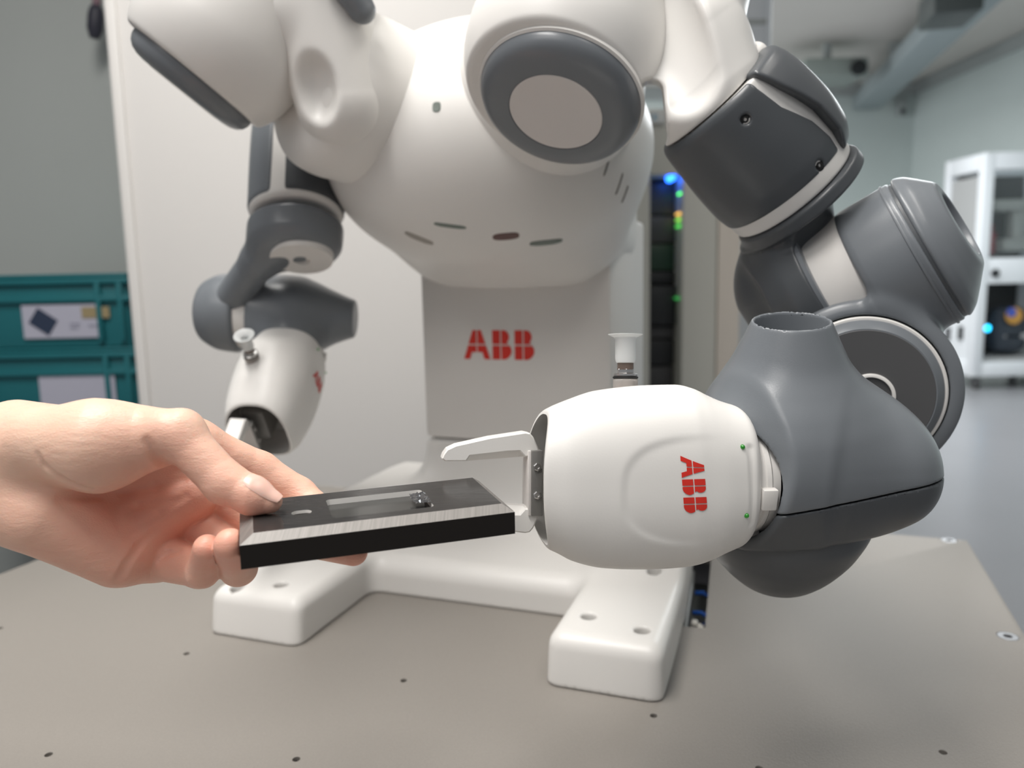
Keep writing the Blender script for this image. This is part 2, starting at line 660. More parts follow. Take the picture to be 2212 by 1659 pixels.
yc = 1.92
def cx(px): return PY(px, 700, yc)[0]
def cz(py): return PY(150, py, yc)[2]
levels = [cz(597), cz(757), cz(905), cz(1060), cz(1215)]
labs = ['teal storage crate with a small printed picture label, topmost of its stack',
        'teal storage crate with a plain pale paper sheet, second from the top of its stack',
        'teal storage crate third from the top, just behind the hand and wrist']
cr = []
for i in range(3):
    h = levels[i] - levels[i + 1] - 0.004
    cr.append(crate(cx(-120), cx(283 + 4 * i), yc, levels[i], h, labs[i], i))
bm = bmesh.new(); bmbox(bm, (cx(133), yc + 0.004, cz(694)), I3, (cx(220) - cx(50), 0.003, cz(658) - cz(730)))
pl = addbm('paper_label', bm, M['paper'], cr[0])
bm = bmesh.new(); bmbox(bm, (cx(93), yc + 0.0018, cz(694)), np.array([[.82, 0, -.57], [0, 1, 0], [.57, 0, .82]]), (cx(122) - cx(72), 0.002, cz(674) - cz(713)))
addbm('printed_picture', bm, M['ink'], pl)
bm = bmesh.new(); bmbox(bm, (cx(208), yc + 0.0018, cz(676)), I3, (cx(238) - cx(178), 0.002, cz(664) - cz(688)))
addbm('tan_strip', bm, M['tan'], pl)
M['gprint'] = mat('grey_print', (0.25, 0.25, 0.32, 1), 0.7)
for y, a, b in ((700, 150, 172), (708, 150, 168), (704, 190, 210)):
    box('print_line', (cx((a + b) / 2), yc + 0.0018, cz(y)), I3, (cx(b) - cx(a), 0.002, 0.003), M['gprint'], pl)
bm = bmesh.new(); bmbox(bm, (cx(152), yc + 0.004, cz(852)), I3, (cx(236) - cx(70), 0.003, cz(812) - cz(892)))
addbm('paper_sheet', bm, M['paper'], cr[1])

zb = levels[3]
tr = empty('trolley', (cx(80), yc + .2, 0), 'dark grey low trolley under the stack of teal crates', 'trolley')
box('deck', (cx(80), yc + 0.2, zb - 0.035), I3, (0.56, 0.46, 0.05), M['cabinet_dark'], tr, bev=0.006)
box('lower_deck', (cx(80), yc + 0.2, 0.16), I3, (0.56, 0.46, 0.03), M['cabinet_dark'], tr, bev=0.006)
for sx in (-.25, .25):
    for sy in (-.2, .2):
        box('post', (cx(80) + sx, yc + .2 + sy, zb / 2 + 0.03), I3, (0.03, 0.03, zb - 0.13), M['cabinet_dark'], tr, bev=0.003)
        lathe('caster', (cx(80) + sx - .012, yc + .2 + sy, 0.05), (1, 0, 0), [(0.02, 0), (0.05, 0.002), (0.05, 0.022), (0.02, 0.024)], M['black'], tr, seg=20)

# hanging cable beside the partition
c0 = PY(212, -80, 2.3); c1 = PY(208, 18, 2.3); c2 = PY(205, 52, 2.3); c3 = PY(204, 80, 2.3)
cb = empty('hanging_cable', (c0[0], 2.3, c3[2] - .12), 'thin reddish cable with a dark plug hanging by the grey wall', 'cable')
bm = bmesh.new(); tube_bm(bm, [c0 + [0, 0, 1.6 - .5], c0, c1], 0.011)
addbm('cord', bm, mat('reddish_cable', (0.21, 0.13, 0.15, 1), 0.6), cb)
lathe('plug', c1, c3 - c1, [(0.010, -0.01), (0.017, 0.0), (0.021, 0.02), (0.021, 0.055), (0.012, 0.08)], mat('plug_dark', (0.03, 0.03, 0.045, 1), 0.5), cb, seg=20)

# tall equipment cabinet right of the torso
M['cab'] = mat('cabinet_grey_paint', (0.60, 0.595, 0.54, 1), 0.45, bump=0.05, bscale=200)
M['rackdark'] = mat('rack_dark', (0.02, 0.022, 0.024, 1), 0.4)
yr = 2.45
rx = lambda px: PY(px, 600, yr)[0]
rz = lambda py: PY(1450, py, yr)[2]
cab = empty('rack_cabinet', (rx(1470), yr + .3, 0), 'tall grey equipment cabinet with a dark open rack and small status lights', 'cabinet')
zt = rz(235)
x0, xa, xb, x1 = rx(1340), rx(1404), rx(1474), rx(1600)
bm = bmesh.new()
bmbox(bm, ((xb + rx(1548)) / 2, yr + .3, zt / 2), I3, (rx(1548) - xb, 0.6, zt), 0.004)
bmbox(bm, ((x0 + xa) / 2, yr + .3, zt / 2), I3, (xa - x0, 0.6, zt), 0.004)
bmbox(bm, ((xa + xb) / 2, yr + .3, (zt + rz(376)) / 2), I3, (xb - xa + .002, 0.6, zt - rz(376)), 0.003)
bmbox(bm, ((xa + xb) / 2, yr + .3, 0.1), I3, (xb - xa + .002, 0.6, 0.2), 0.003)
bmbox(bm, ((xa + xb) / 2, yr + .59, zt / 2), I3, (xb - xa + .002, 0.02, zt), 0.002)
addbm('housing', bm, M['cab'], cab)
box('side_door', ((rx(1551) + x1) / 2, yr + .305, zt / 2), I3, (x1 - rx(1551), 0.6, zt - .02), mat('cabinet_warm_paint', (0.68, 0.62, 0.55, 1), 0.45), cab, bev=0.005)
random.seed(3)
zz = 0.25
M['rackgreen'] = mat('rack_green_board', (0.018, 0.05, 0.03, 1), 0.4)
M['rackgrey'] = mat('rack_grey', (0.06, 0.06, 0.062, 1), 0.4)
while zz < rz(376) - .05:
    h = random.choice((0.044, 0.088, 0.13))
    h = min(h, rz(376) - zz - .01)
    box('rack_unit', ((xa + xb) / 2, yr + .3 + random.uniform(0, .04), zz + h / 2), I3, (xb - xa - .006, 0.45, h - .006), random.choice((M['rackdark'], M['rackdark'], M['rackgreen'], M['rackgrey'])), cab, bev=0.002)
    zz += h
def led(name, px, py, r, col, st):
    c = PY(px, py, yr + 0.03)
    lathe(name, c + [0, -.004, 0], (0, 1, 0), [(r * .6, 0), (r, .003), (r, .05)], mat(name, col, 0.3, emit=col, es=st), cab, seg=14)
led('blue_status_light', 1452, 383, 0.011, (0.02, 0.15, 1, 1), 7)
led('green_status_light', 1474, 417, 0.0055, (0.1, 0.9, 0.1, 1), 3)
led('orange_status_light', 1468, 461, 0.004, (0.9, 0.5, 0.1, 1), 1.5)
led('green_status_light', 1468, 474, 0.004, (0.3, 0.8, 0.1, 1), 1.2)
led('green_status_light', 1468, 488, 0.004, (0.1, 0.7, 0.1, 1), 1.2)
led('green_status_light', 1465, 645, 0.004, (0.05, 0.5, 0.1, 1), 0.6)
# sign on the cabinet: white plate with blue letters
sa, sb = PY(1380, 266, yr - .012), PY(1437, 240, yr - .012)
sc = (sa + sb) / 2
bm = bmesh.new(); bmbox(bm, sc, I3, (sb[0] - sa[0], 0.008, sb[2] - sa[2] + .004), 0.001)
sg = addbm('sign_plate', bm, mat('sign_white', (0.75, 0.76, 0.74, 1), 0.4), cab)
h = (sb[2] - sa[2]) * 0.52
def sl(x, z): return np.array([PY(1397, 260, yr - .0165)[0] + x * h, yr - .0165, sc[2] - h * .55 + z * h])
fe = [[(0, 0), (.2, 0), (.2, 1), (0, 1)], [(.2, .8), (.75, .8), (.75, 1), (.2, 1)], [(.2, .42), (.6, .42), (.6, .6), (.2, .6)]]
ee = [[(0, 0), (.2, 0), (.2, 1), (0, 1)], [(.2, .8), (.7, .8), (.7, 1), (.2, 1)], [(.2, .42), (.6, .42), (.6, .6), (.2, .6)], [(.2, 0), (.7, 0), (.7, .2), (.2, .2)]]
decal('sign_letters', fe + [[(x + 1.15, y) for x, y in q] for q in ee], sl, mat('sign_blue', (0.08, 0.33, 0.50, 1), 0.5), sg, 0)
for o in [o for o in bpy.data.objects if o.name.startswith('sign_letters')]:
    pass

# vertical conduit
xc = PY(1629, 50, 2.9)[0]
cdt = empty('conduit_post', (xc, 2.9, 0), 'slim pale blue-white conduit post rising to the ceiling behind the shoulder', 'post')
M['conduit'] = mat('conduit_white', (0.66, 0.70, 0.74, 1), 0.4)
box('channel', (xc, 2.9, 1.575), I3, (0.078, 0.05, 3.14), M['conduit'], cdt, bev=0.006)
for z in (PY(1629, 52, 2.9)[2], 1.2):
    box('joint_band', (xc, 2.9, z), I3, (0.086, 0.058, 0.02), M['trim'], cdt, bev=0.003)
bm = bmesh.new(); tube_bm(bm, [(xc + .043, 2.872, 0.02), (xc + .043, 2.872, 3.13)], 0.009)
addbm('cable_pipe', bm, M['conduit'], cdt)

# things under the ceiling
M['duct'] = mat('duct_blue_grey', (0.33, 0.38, 0.40, 1), 0.5)
a, b = PZ(2165, -70, 2.92), PZ(1872, 222, 2.92)
ax = frame(b - a, ZUP)
dt = empty('ceiling_duct', (a + b) / 2, 'long blue-grey duct running along under the ceiling', 'duct')
box('duct_run', (a + b) / 2, ax, (np.linalg.norm(b - a), 0.30, 0.16), M['duct'], dt, bev=0.02)
for k in (0.25, 0.6, 0.9):
    q = a + (b - a) * k
    box('hanger', q + ZUP * .15, ax, (0.03, 0.26, 0.16), M['trim'], dt, bev=0.004)
q = PZ(2052, 12, 2.80)
un = empty('ceiling_box', q, 'dark grey box fixed beside the duct under the ceiling', 'ceiling unit')
box('housing', q, ax, (0.42, 0.30, 0.20), mat('ceiling_box_dark', (0.09, 0.105, 0.105, 1), 0.5), un, bev=0.02)
box('bracket', q + ZUP * .21, ax, (0.1, 0.1, 0.26), M['trim'], un, bev=0.004)
q = PY(1785, 158, 7.8)
un = empty('projector', q, 'flat grey-green projector mounted under the ceiling beside the shoulder', 'projector')
box('housing', q, I3, (0.60, 0.5, 0.17), mat('projector_grey', (0.30, 0.34, 0.32, 1), 0.5), un, bev=0.03)
lathe('lens', q + [0.19, -.26, -.02], (0, -1, 0), [(0.07, 0), (0.07, .03), (0.045, .035)], M['rackdark'], un, seg=24)
box('ceiling_mount', q + [0, 0, (3.15 - q[2]) / 2 + .03], I3, (0.06, 0.06, 3.15 - q[2] - .06), M['trim'], un)
q = PY(1948, 232, 9.46)
wb = empty('wall_sensor', q, 'small grey box fixed high on the pale back wall', 'sensor')
box('housing', q, I3, (0.11, 0.06, 0.2), M['trim'], wb, bev=0.01)
lathe('eye', q + [0, -.03, -.05], (0, -1, 0), [(0.03, 0), (0.026, .01), (0.012, .016)], M['rackdark'], wb, seg=16)

# white enclosure on castors at the right
M['alu'] = mat('white_aluminium', (0.78, 0.80, 0.83, 1), 0.35)
M['side'] = mat('machine_side_panel', (0.40, 0.40, 0.40, 1), 0.4)
ym = 6.7
mz = lambda py: PY(2150, py, ym)[2]
x0 = PY(2106, 600, ym)[0]
x1 = 4.70
zt, zb = mz(330), 0.11
yb = ym + 0.52
mc = empty('machine_enclosure', ((x0 + x1) / 2, ym + .26, 0), 'white framed machine enclosure on castors with a glass front by the right wall', 'enclosure')
bw = 0.085
for (x, y) in ((x0 + bw / 2, ym), (x1 - bw / 2, ym), (x0 + bw / 2, yb), (x1 - bw / 2, yb)):
    box('frame_post', (x, y, (zt + zb) / 2), I3, (bw, bw, zt - zb), M['alu'], mc, bev=0.006)
for z, hh in ((zt - .07, .14), (mz(585), (mz(560) - mz(615))), (zb + .06, .12)):
    for y in (ym, yb):
        box('frame_beam', ((x0 + x1) / 2, y, z), I3, (x1 - x0 - 2 * bw, bw * .95, hh), M['alu'], mc, bev=0.006)
    box('frame_beam', (x0 + bw / 2, (ym + yb) / 2, z), I3, (bw * .95, yb - ym - bw, hh), M['alu'], mc, bev=0.006)
ms = mz(575)
box('side_panel', (x0 + .03, (ym + yb) / 2, (zt - .14 + ms) / 2), I3, (0.02, yb - ym - bw, zt - .14 - ms - .08), M['side'], mc)
sp = box('side_panel', (x0 + .03, (ym + yb) / 2, (zb + ms) / 2), I3, (0.02, yb - ym - bw, ms - zb - .2), M['alu'], mc)
for y, z in ((ym + .18, mz(722)), (ym + .38, mz(728))):
    box('latch', (x0 + .01, y, z), I3, (0.03, 0.05, 0.12), M['rackdark'], mc, bev=0.008)
box('back_panel', ((x0 + x1) / 2, yb - .01, (zt + zb) / 2), I3, (x1 - x0 - 2 * bw, 0.02, zt - zb - .2), M['rackgrey'], mc)
box('shelf', ((x0 + x1) / 2, (ym + yb) / 2, mz(560) - .03), I3, (x1 - x0 - 2 * bw, yb - ym - .05, 0.05), M['alu'], mc)
box('shelf', ((x0 + x1) / 2, (ym + yb) / 2, zb + .13), I3, (x1 - x0 - 2 * bw, yb - ym - .05, 0.04), M['side'], mc)
M['glass'] = mat('enclosure_glass', (0.85, 0.9, 0.93, 1), 0.05, trans=1.0)
box('glass_pane', ((x0 + x1) / 2, ym - .01, (zt - .14 + mz(560)) / 2), I3, (x1 - x0 - 2 * bw + .02, 0.006, zt - .14 - mz(560)), M['glass'], mc)
lathe('lock', PY(2149, 590, ym - .045), (0, -1, 0), [(0.035, 0), (0.035, .015), (0.02, .02)], M['rackdark'], mc, seg=18)
for x in (x0 + .06, x1 - .06):
    for y in (ym, yb):
        lathe('castor', (x - .02, y, 0.055), (1, 0, 0), [(0.02, 0), (0.055, .003), (0.055, .037), (0.02, .04)], M['rackgrey'], mc, seg=18)
# what stands inside
def inside(name, label, cat, px, py, y, parts):
    q = PY(px, py, y)
    t = empty(name, q, label, cat)
    for pn, dx, dz, sx, sz, mm in parts:
        box(pn, q + np.array([dx, 0, dz]), I3, (sx, min(sx, .2), sz), mm, t, bev=min(sx, sz) * .3, )
    return t
M['rob_w'] = mat('machine_cream', (0.6, 0.58, 0.52, 1), 0.4)
M['rob_r'] = mat('machine_red', (0.35, 0.03, 0.05, 1), 0.4)
zs = mz(560)
inside('tool_unit', 'cream jointed tool unit behind the glass of the enclosure', 'machine part', 2185, 500, ym + .30,
       [('pedestal', 0, -.12, .26, .12, M['rob_w']), ('mast', 0.03, .06, .13, .34, M['rob_w']), ('boom', -.07, .22, .32, .1, M['rob_w'])])
inside('red_bottle', 'small red item behind the glass of the enclosure', 'bottle', 2136, 505, ym + .1,
       [('body', 0, -.08, .09, .2, M['rob_r']), ('cap', 0, .05, .05, .07, M['rob_r'])])
pc = inside('computer_tower', 'dark blue-grey computer with a cyan light in the lower bay', 'computer', 2175, 700, ym + .22,
            [('case', 0, -.05, .32, .42, mat('pc_case', (0.035, 0.045, 0.06, 1), 0.4)), ('drive_panel', .04, -.1, .24, .05, M['side'])])
q = PY(2133, 709, ym + .08)
o = lathe('cyan_power_light', q, (0, -1, 0), [(0.028, 0), (0.02, .01)], mat('cyan_light', (0.02, 0.5, 0.8, 1), 0.3, emit=(0.02, 0.55, 1, 1), es=4), pc, seg=16)
q = PY(2190, 682, ym + .08)
o = lathe('round_logo', q, (0, -1, 0), [(0.075, 0), (0.07, .012)], mat('orange_logo', (0.55, 0.28, 0.05, 1), 0.4), pc, seg=24)
o = lathe('round_logo', q + [-.03, -.013, .03], (0, -1, 0), [(0.042, 0), (0.038, .008)], mat('blue_logo', (0.06, 0.10, 0.45, 1), 0.4), pc, seg=24)

# ------------------------------------------------------------------ workbench
M['bench'] = mat('bench_powder_coat', (0.275, 0.255, 0.232, 1), 0.48, bump=0.35, bscale=900, var=0.10, vscale=700)
dk = 0.012
lat0, lat1, dep0, dep1 = -0.80, 0.189, -0.15, 0.977
AXR = np.stack([LAT, DEP, ZUP])
M['zinc'] = mat('zinc_bolt', (0.30, 0.30, 0.31, 1), 0.38, 0.8)
bench = empty('workbench', RB(-.3, .4, -TZ), 'beige speckled metal bench top carrying the white robot', 'workbench')
holes = [(872, 1470), (403, 1412), (105, 1630), (1412, 1546), (2037, 1625), (0, 1357), (1640, 1660), (640, 1640)]
bolts = [(2050, 1167), (2177, 1374)]
V, Fc = box_vf(RB((lat0 + lat1) / 2, (dep0 + dep1) / 2, -dk / 2), AXR, (lat1 - lat0, dep1 - dep0, dk), 0.002)
cut = []
for px, py in holes:
    cut.append(cyl_vf(PZ(px, py, TZ), ZUP, 0.0026, 0.08, 16))
for px, py in bolts:
    cut.append(cyl_vf(PZ(px, py, TZ), ZUP, 0.0085, 0.006, 24))
SLA = math.radians(4.0)
SLX = np.stack([LAT * math.cos(SLA) + DEP * math.sin(SLA), DEP * math.cos(SLA) - LAT * math.sin(SLA), ZUP])
SO = PZ(1523, 1358, TZ)                         # near outer corner of the cable slot
def SL(x, y, z): return SO + SLX[0] * x + SLX[1] * y + ZUP * z
cut.append(box_vf(SL(-.015, .095, -.006), SLX, (.030, .19, .05)))
V, Fc = boolean_cut(V, Fc, cut)
add('bench_top', V, Fc, M['bench'], bench, sharp=25)
for px, py in holes:
    c = PZ(px, py, TZ)
    Vh, Fh = lathe_vf(c - ZUP * .012, ZUP, [(0.0025, 0), (0.0025, 0.0095), (0.0021, 0.0095), (0.0021, 0.001)], 16, True, True)
    add('threaded_hole', Vh, Fh, M['black'], bench)
for px, py in bolts:
    c = PZ(px, py, TZ)
    lathe('countersunk_bolt', c - ZUP * .003, ZUP, [(0.0083, 0), (0.0083, 0.0022), (0.0078, 0.003), (0.0036, 0.003), (0.0032, 0.0004)], M['zinc'], bench, seg=24)
box('frame_rail', RB((lat0 + lat1) / 2, dep0 + .05, -.045), AXR, (lat1 - lat0 - .06, 0.04, 0.06), M['cabinet_dark'], bench, bev=0.003)
box('frame_rail', RB((lat0 + lat1) / 2, dep1 - .05, -.045), AXR, (lat1 - lat0 - .06, 0.04, 0.06), M['cabinet_dark'], bench, bev=0.003)
for la in (lat0 + .05, lat1 - .05):
    box('frame_rail', RB(la, (dep0 + dep1) / 2, -.045), AXR, (0.04, dep1 - dep0 - .14, 0.06), M['cabinet_dark'], bench, bev=0.003)
    for de in (dep0 + .05, dep1 - .05):
        box('leg', RB(la, de, (-.075 - TZ) / 2), AXR, (0.045, 0.045, TZ - .075), M['cabinet_dark'], bench, bev=0.003)
# wiring seen through the slot
cn = empty('cable_connectors', SL(-.012, .03, -0.0550), 'white plugs and blue wires seen down the slot beside the base', 'connector')
box('mounting_tray', SL(-.006, .095, -0.0510), SLX, (.05, .25, .004), mat('tray_grey', (0.20, 0.22, 0.22, 1), 0.4, 0.3), cn)
box('side_plate', SL(-.0190, .085, -0.0310), SLX, (.003, .19, .026), mat('plate_grey', (0.33, 0.35, 0.35, 1), 0.4), cn, bev=.0006)
M['bluewire'] = mat('blue_wire', (0.015, 0.12, 0.55, 1), 0.4)
M['plugwhite'] = mat('plug_white', (0.80, 0.78, 0.72, 1), 0.4)
for x, y in ((-.0110, .043), (-.0050, .036), (-.0025, .028)):
    box('plug', SL(x, y, -0.0190), SLX, (.0058, .010, .010), M['plugwhite'], cn, bev=.0010)
for y in (.070, .118):
    bm = bmesh.new()
    tube_bm(bm, [SL(-.0136, y + .003, -0.0190), SL(-.006, y, -0.0170), SL(.006, y - .004, -0.0210)], .0021)
    addbm('blue_wire', bm, M['bluewire'], cn)
bm = bmesh.new()
tube_bm(bm, [SL(-.007, .028, -0.0180), SL(-.003, .040, -0.0155), SL(.006, .060, -0.0180)], .0022)
addbm('blue_wire', bm, mat('navy_wire', (0.01, 0.03, 0.12, 1), 0.4), cn)
box('socket', SL(-.006, .017, -0.0290), SLX, (.013, .018, .018), mat('socket_brown', (0.035, 0.015, 0.012, 1), 0.5), cn, bev=.001)
# ------------------------------------------------------------------ the robot
LC = -0.284                                   # its middle, sideways
robot = empty('robot', RB(LC, .786, 0), 'white two-armed robot with grey joints bolted to the bench', 'robot')

M['boltdark'] = mat('dark_bolt', (0.10, 0.10, 0.105, 1), 0.35, 0.7)
# base with two feet
def base_f(p):
    q = p.astype(np.float32)
    fl = None
    ax = AXR
    d = None
    for la0, la1, d0, bow in ((-.482, -.388, .522, 0), (-.172, -.083, .528, 0)):
        lc, hw = (la0 + la1) / 2, (la1 - la0) / 2
        b = rbox(q, RB(lc, d0 + .17, .008), ax, (hw, .17, .032), .012)
        # sloped nose
        b = smax(b, hs(q, RB(lc, d0 + .009, .038), nrm(-DEP * .975 + ZUP * .22)), .013)
        ramp = rbox(q, RB(lc, .80, .02), ax, (hw, .10, .05), .015)
        b = smin(b, ramp, .05)
        d = b if d is None else np.minimum(d, b)
    apron = rbox(q, RB(LC, .80, .010), ax, (.15, .150, .026), .018)
    d = smin(d, apron, .016)
    core = rbox(q, RB(LC, .885, .06), ax, (.107, .099, .0665), .006)
    d = smin(d, core, .055)
    d = smax(d, hs(q, RB(-.0845, .66, 0), nrm(LAT * math.cos(SLA) + DEP * math.sin(SLA))), .008)
    d = smax(d, hs(q, RB(LC, .786, .1265), ZUP), .003)
    d = smax(d, hs(q, RB(LC, .786, .0004), -ZUP), .002)
    for la, de in BH:
        d = smax(d, -lat_sdf(q, RB(la, de, .017), ZUP, [0, .06], [.0062, .0062], .001), .0025)
    return d


BH = []
for px, py in ((1413, 1240), (1272, 1330), (1387, 1360), (1312, 1222), (513, 1266), (607, 1262), (640, 1180)):
    g = PZ(px, py, TZ + .040) - CAM * [1, 1, 0]
    BH.append((g @ LAT, g @ DEP))
sdf_obj('base', base_f, [RB(-.49, .51, 0), RB(-.49, 1.0, .13), RB(-.07, .51, 0), RB(-.07, 1.0, .13)], .01, .0022, M['white'], robot)
basep = bpy.data.objects['base']
for la, de in BH:
    lathe('bolt', RB(la, de, .0155), ZUP, [(.006, 0), (.006, .006), (.0052, .007), (.0026, .007), (.0024, .003)], M['boltdark'], basep, seg=20)

# column
col = box('column', RB(LC, .786 + .092, .127 + .12), AXR, (.214, .184, .24), M['white_soft'], robot, bev=.006)
o0 = RB(LC, .7858, 0)
def on_col(px, py):
    v = ray(px, py)
    return CAM + v * (((o0 - CAM) @ DEP) / (v @ DEP))
g0, g1 = on_col(1003, 775), on_col(1015, 713)
hl = (g1 - g0)[2]
decal('lettering', abb_polys(), lambda u, v: np.array(g0) + LAT * (u * hl * 0.985) + ZUP * (v * hl) - DEP * .0004, M['red'], col, 0)

# torso
def torso_f(p):
    a = AXR
    d = ell(p, RB(LC, .725, .424), a, (.158, .142, .113))
    # shoulders' root and back
    b = rbox(p, RB(LC, .84, .40), a, (.112, .10, .100), .05)
    d = smin(d, b, .06)
    n = ell(p, RB(LC, .76, .47), a, (.10, .09, .065))
    d = smin(d, n, .05)
    return d


torso = sdf_obj('torso', torso_f, [RB(LC + i, j, k) for i in (-.17, .17) for j in (.56, .96) for k in (.28, .56)], .02, .003, M['white'], robot)
tb = bvh_of([torso])
def patch(name, px, py, rx, ry, m, ang=0.0, lift=.0006, parent=torso, bv=None):
    q, n = hit(bv or tb, px, py)
    if q is None: return None
    a = nrm(R - n * np.dot(R, n)); b = np.cross(n, a)
    a, b = a * math.cos(ang) + b * math.sin(ang), -a * math.sin(ang) + b * math.cos(ang)
    V, Fc = [], []
    for k, (s, l) in enumerate(((1, -.002), (1, 0), (.85, lift), (.5, lift * .8))):
        for i in range(28):
            t = 2 * PI * i / 28
            c, s_ = math.cos(t), math.sin(t)
            V.append(q + a * rx * s * np.sign(c) * abs(c) ** .7 + b * ry * s * np.sign(s_) * abs(s_) ** .7 + n * l)
    for k in range(3):
        for i in range(28):
            Fc.append([k * 28 + i, k * 28 + (i + 1) % 28, (k + 1) * 28 + (i + 1) % 28, (k + 1) * 28 + i])
    Fc.append(list(range(84, 112)))
    return add(name, V, Fc, m, parent)


M['sensor'] = mat('sensor_grey_green', (0.16, 0.19, 0.17, 1), 0.4)
M['maroon'] = mat('marker_maroon', (0.13, 0.07, 0.065, 1), 0.5)
patch('status_window', 943, 231, .0035, .0042, M['sensor'])
patch('slot', 972, 488, .0140, .0022, M['sensor'])
patch('label_oval', 1093, 511, .0115, .0048, M['maroon'], .05)
patch('label_oval', 1180, 524, .0155, .0042, M['sensor'], -.25)
patch('label_oval', 905, 515, .0135, .004, mat('label_pale', (0.33, 0.31, 0.28, 1), 0.5), -.2)
for px, py, ln in ((1313, 352, .011), (1338, 398, .010), (1350, 420, .009)):
    patch('vent_slit', px, py, .0009, ln, M['inner'], -.32)

# ---- shoulder roots (both sides)
def stub(px, py, d, r, name='shoulder_root'):
    c = P(px, py, d)
    t0 = RB(LC, .76, .43)
    ax = nrm(c - t0)
    f = lambda p: smax(rc(p, t0, c, r * .9, r), hs(p, c + ax * (r * .55), ax), .02)
    return sdf_obj(name, f, [t0, c], r + .01, .003, M['white'], robot)


stub(1188, 188, .648, .078)
stub(737, 203, .668, .0715)

# ---- near shoulder: dome, grey cap, light disc
rs = ray(1217, 230); rs = -rs / np.linalg.norm(rs)
e_ = D(-.30, .92, -.0); e_ = nrm(e_ - rs * np.dot(e_, rs))
capn = nrm(.70 * rs + .714 * e_)
sc_ = P(1239, 127, .52)
RS = .0645
co = sc_ + capn * .0375
A1 = D(.68, .68, .21)                          # axis of the upper arm barrel
T0 = P(1545, 215, .495)
PX5 = .5 / FPX
lk0, lk1 = P(1415, -150, .545), P(1478, 112, .515)


def gap_f(p):                                   # the clear slit between shoulder and upper arm
    v = nrm(ray(1412, 245))
    ax = frame(v, U + R * -.10)
    return rbox(p, P(1410, 249, .52), ax, (.12, .0078, .0205), .0072)


def shoulder_f(p):
    d = sph(p, sc_ - R * .0055, RS * .975)
    up = rc(p, sc_ - R * .005, sc_ - capn * .05 + U * .05, RS * .955, RS * .95)
    d = smin(d, up, .02)
    d = smax(d, -gap_f(p), .003)
    return smax(d, hs(p, co - capn * .001, capn), .003)


e_r0 = nrm(R + U); e_r0 = nrm(e_r0 - A1 * np.dot(e_r0, A1))


def link_f(p):
    d = rc(p, lk0, lk1, .040, .0415)
    s = rc(p, T0 - A1 * .008 - e_r0 * .0062, T0 - A1 * .036 - e_r0 * .006 + U * .006, .0368, .033)
    d = smin(d, s, .03)
    d = smax(d, hs(p, T0, A1), .002)
    br = rc(p, sc_ + R * .03 + U * .035, P(1500, -40, .53), .036, .036)
    d = smin(d, br, .022)
    pk = rc(p, P(1352, -20, .468), P(1456, 150, .447), .036, .030)
    d = smax(d, -pk, .006)
    d = smax(d, -gap_f(p), .003)
    return d


sh = sdf_obj('shoulder', shoulder_f, [sc_], .15, .0015, M['white'], robot)
prof = [(.0535, -.0015), (.0535, .0005), (.0522, .0008), (.0522, .0022), (.0517, .0045), (.0500, .0075), (.0465, .0102), (.0415, .0119), (.0355, .0126), (.0308, .0127), (.0306, .0121), (.0304, .0121)]
lathe('cap_rim', co, capn, [(.050, -.002), (.0541, -.002), (.0541, .0008), (.0524, .0016), (.0522, .0010)], M['white'], sh, seg=120, cap1=False)
lathe('joint_cap', co, capn, prof[2:], M['grey'], sh, seg=120, cap0=True, cap1=True)
lathe('cap_disc', co, capn, [(.0303, .010), (.0303, .0124), (.0298, .0128), (.00005, .0128)], M['lightgrey'], sh, seg=96, cap1=False)

link = sdf_obj('upper_arm_link', link_f, [lk0 - [0, 0, -.02], lk1, T0, sc_], .06, .0013, M['white'], robot)
lb = bvh_of([link])
ear = T0 + nrm(np.cross(A1, F)) * -0.0
e_r = D(.707, -.707, 0); e_r = nrm(e_r - A1 * np.dot(e_r, A1))     # right-up across the barrel
e_c = nrm(np.cross(A1, e_r)); e_c = e_c if np.dot(e_c, F) < 0 else -e_c   # toward the lens
f_ear = lambda p: smax(rc(p, P(1605, 150, .505), P(1616, 128, .505), .0085, .0085), -hs(p, P(1600, 160, .5), e_r), .002)
sdf_obj('ear', lambda p: rc(p, P(1612, 142, .497), P(1632, 119, .500), .0084, .0080), [P(1610, 140, .505)], .03, .001, M['white'], link)
q, n = hit(lb, 1485, 297)
if q is not None:
    lathe('screw', q - n * .001, n, [(.0022, 0), (.0022, .0011), (.0011, .0012), (.001, .0004)], M['inner'], link, seg=14)

# ---- upper arm barrel
RBL = .0432
bar = sdf_obj('upper_arm', lambda p: lat_sdf(p, T0, A1, [.001, .010, .04, .070, .0785], [RBL - .0015, RBL, RBL + .001, RBL, RBL - .001], .002), [T0, T0 + A1 * .09], .05, .0014, M['white'], robot)


def cover_f(p):
    d = lat_sdf(p, T0, A1, [.0006, .006, .020, .042, .057, .0695], [RBL - .0008, RBL + .0012, RBL + .0022, RBL + .0030, RBL + .0026, RBL + .0006], .0025)
    q = p - T0.astype(np.float32)
    t = q @ A1.astype(np.float32)
    ed = q @ e_r.astype(np.float32) - np.interp(t, EDT, EDV).astype(np.float32)
    d = smax(d, ed, .0025)
    d = smax(d, -lat_sdf(p, T0, A1, [-.01, .1], [RBL - .004, RBL - .004], .001), .001)
    for o in HOLES:
        d = smax(d, -rc(p, o[0] - o[1] * .004, o[0] + o[1] * .004, .0024, .0036), .0015)
    return d


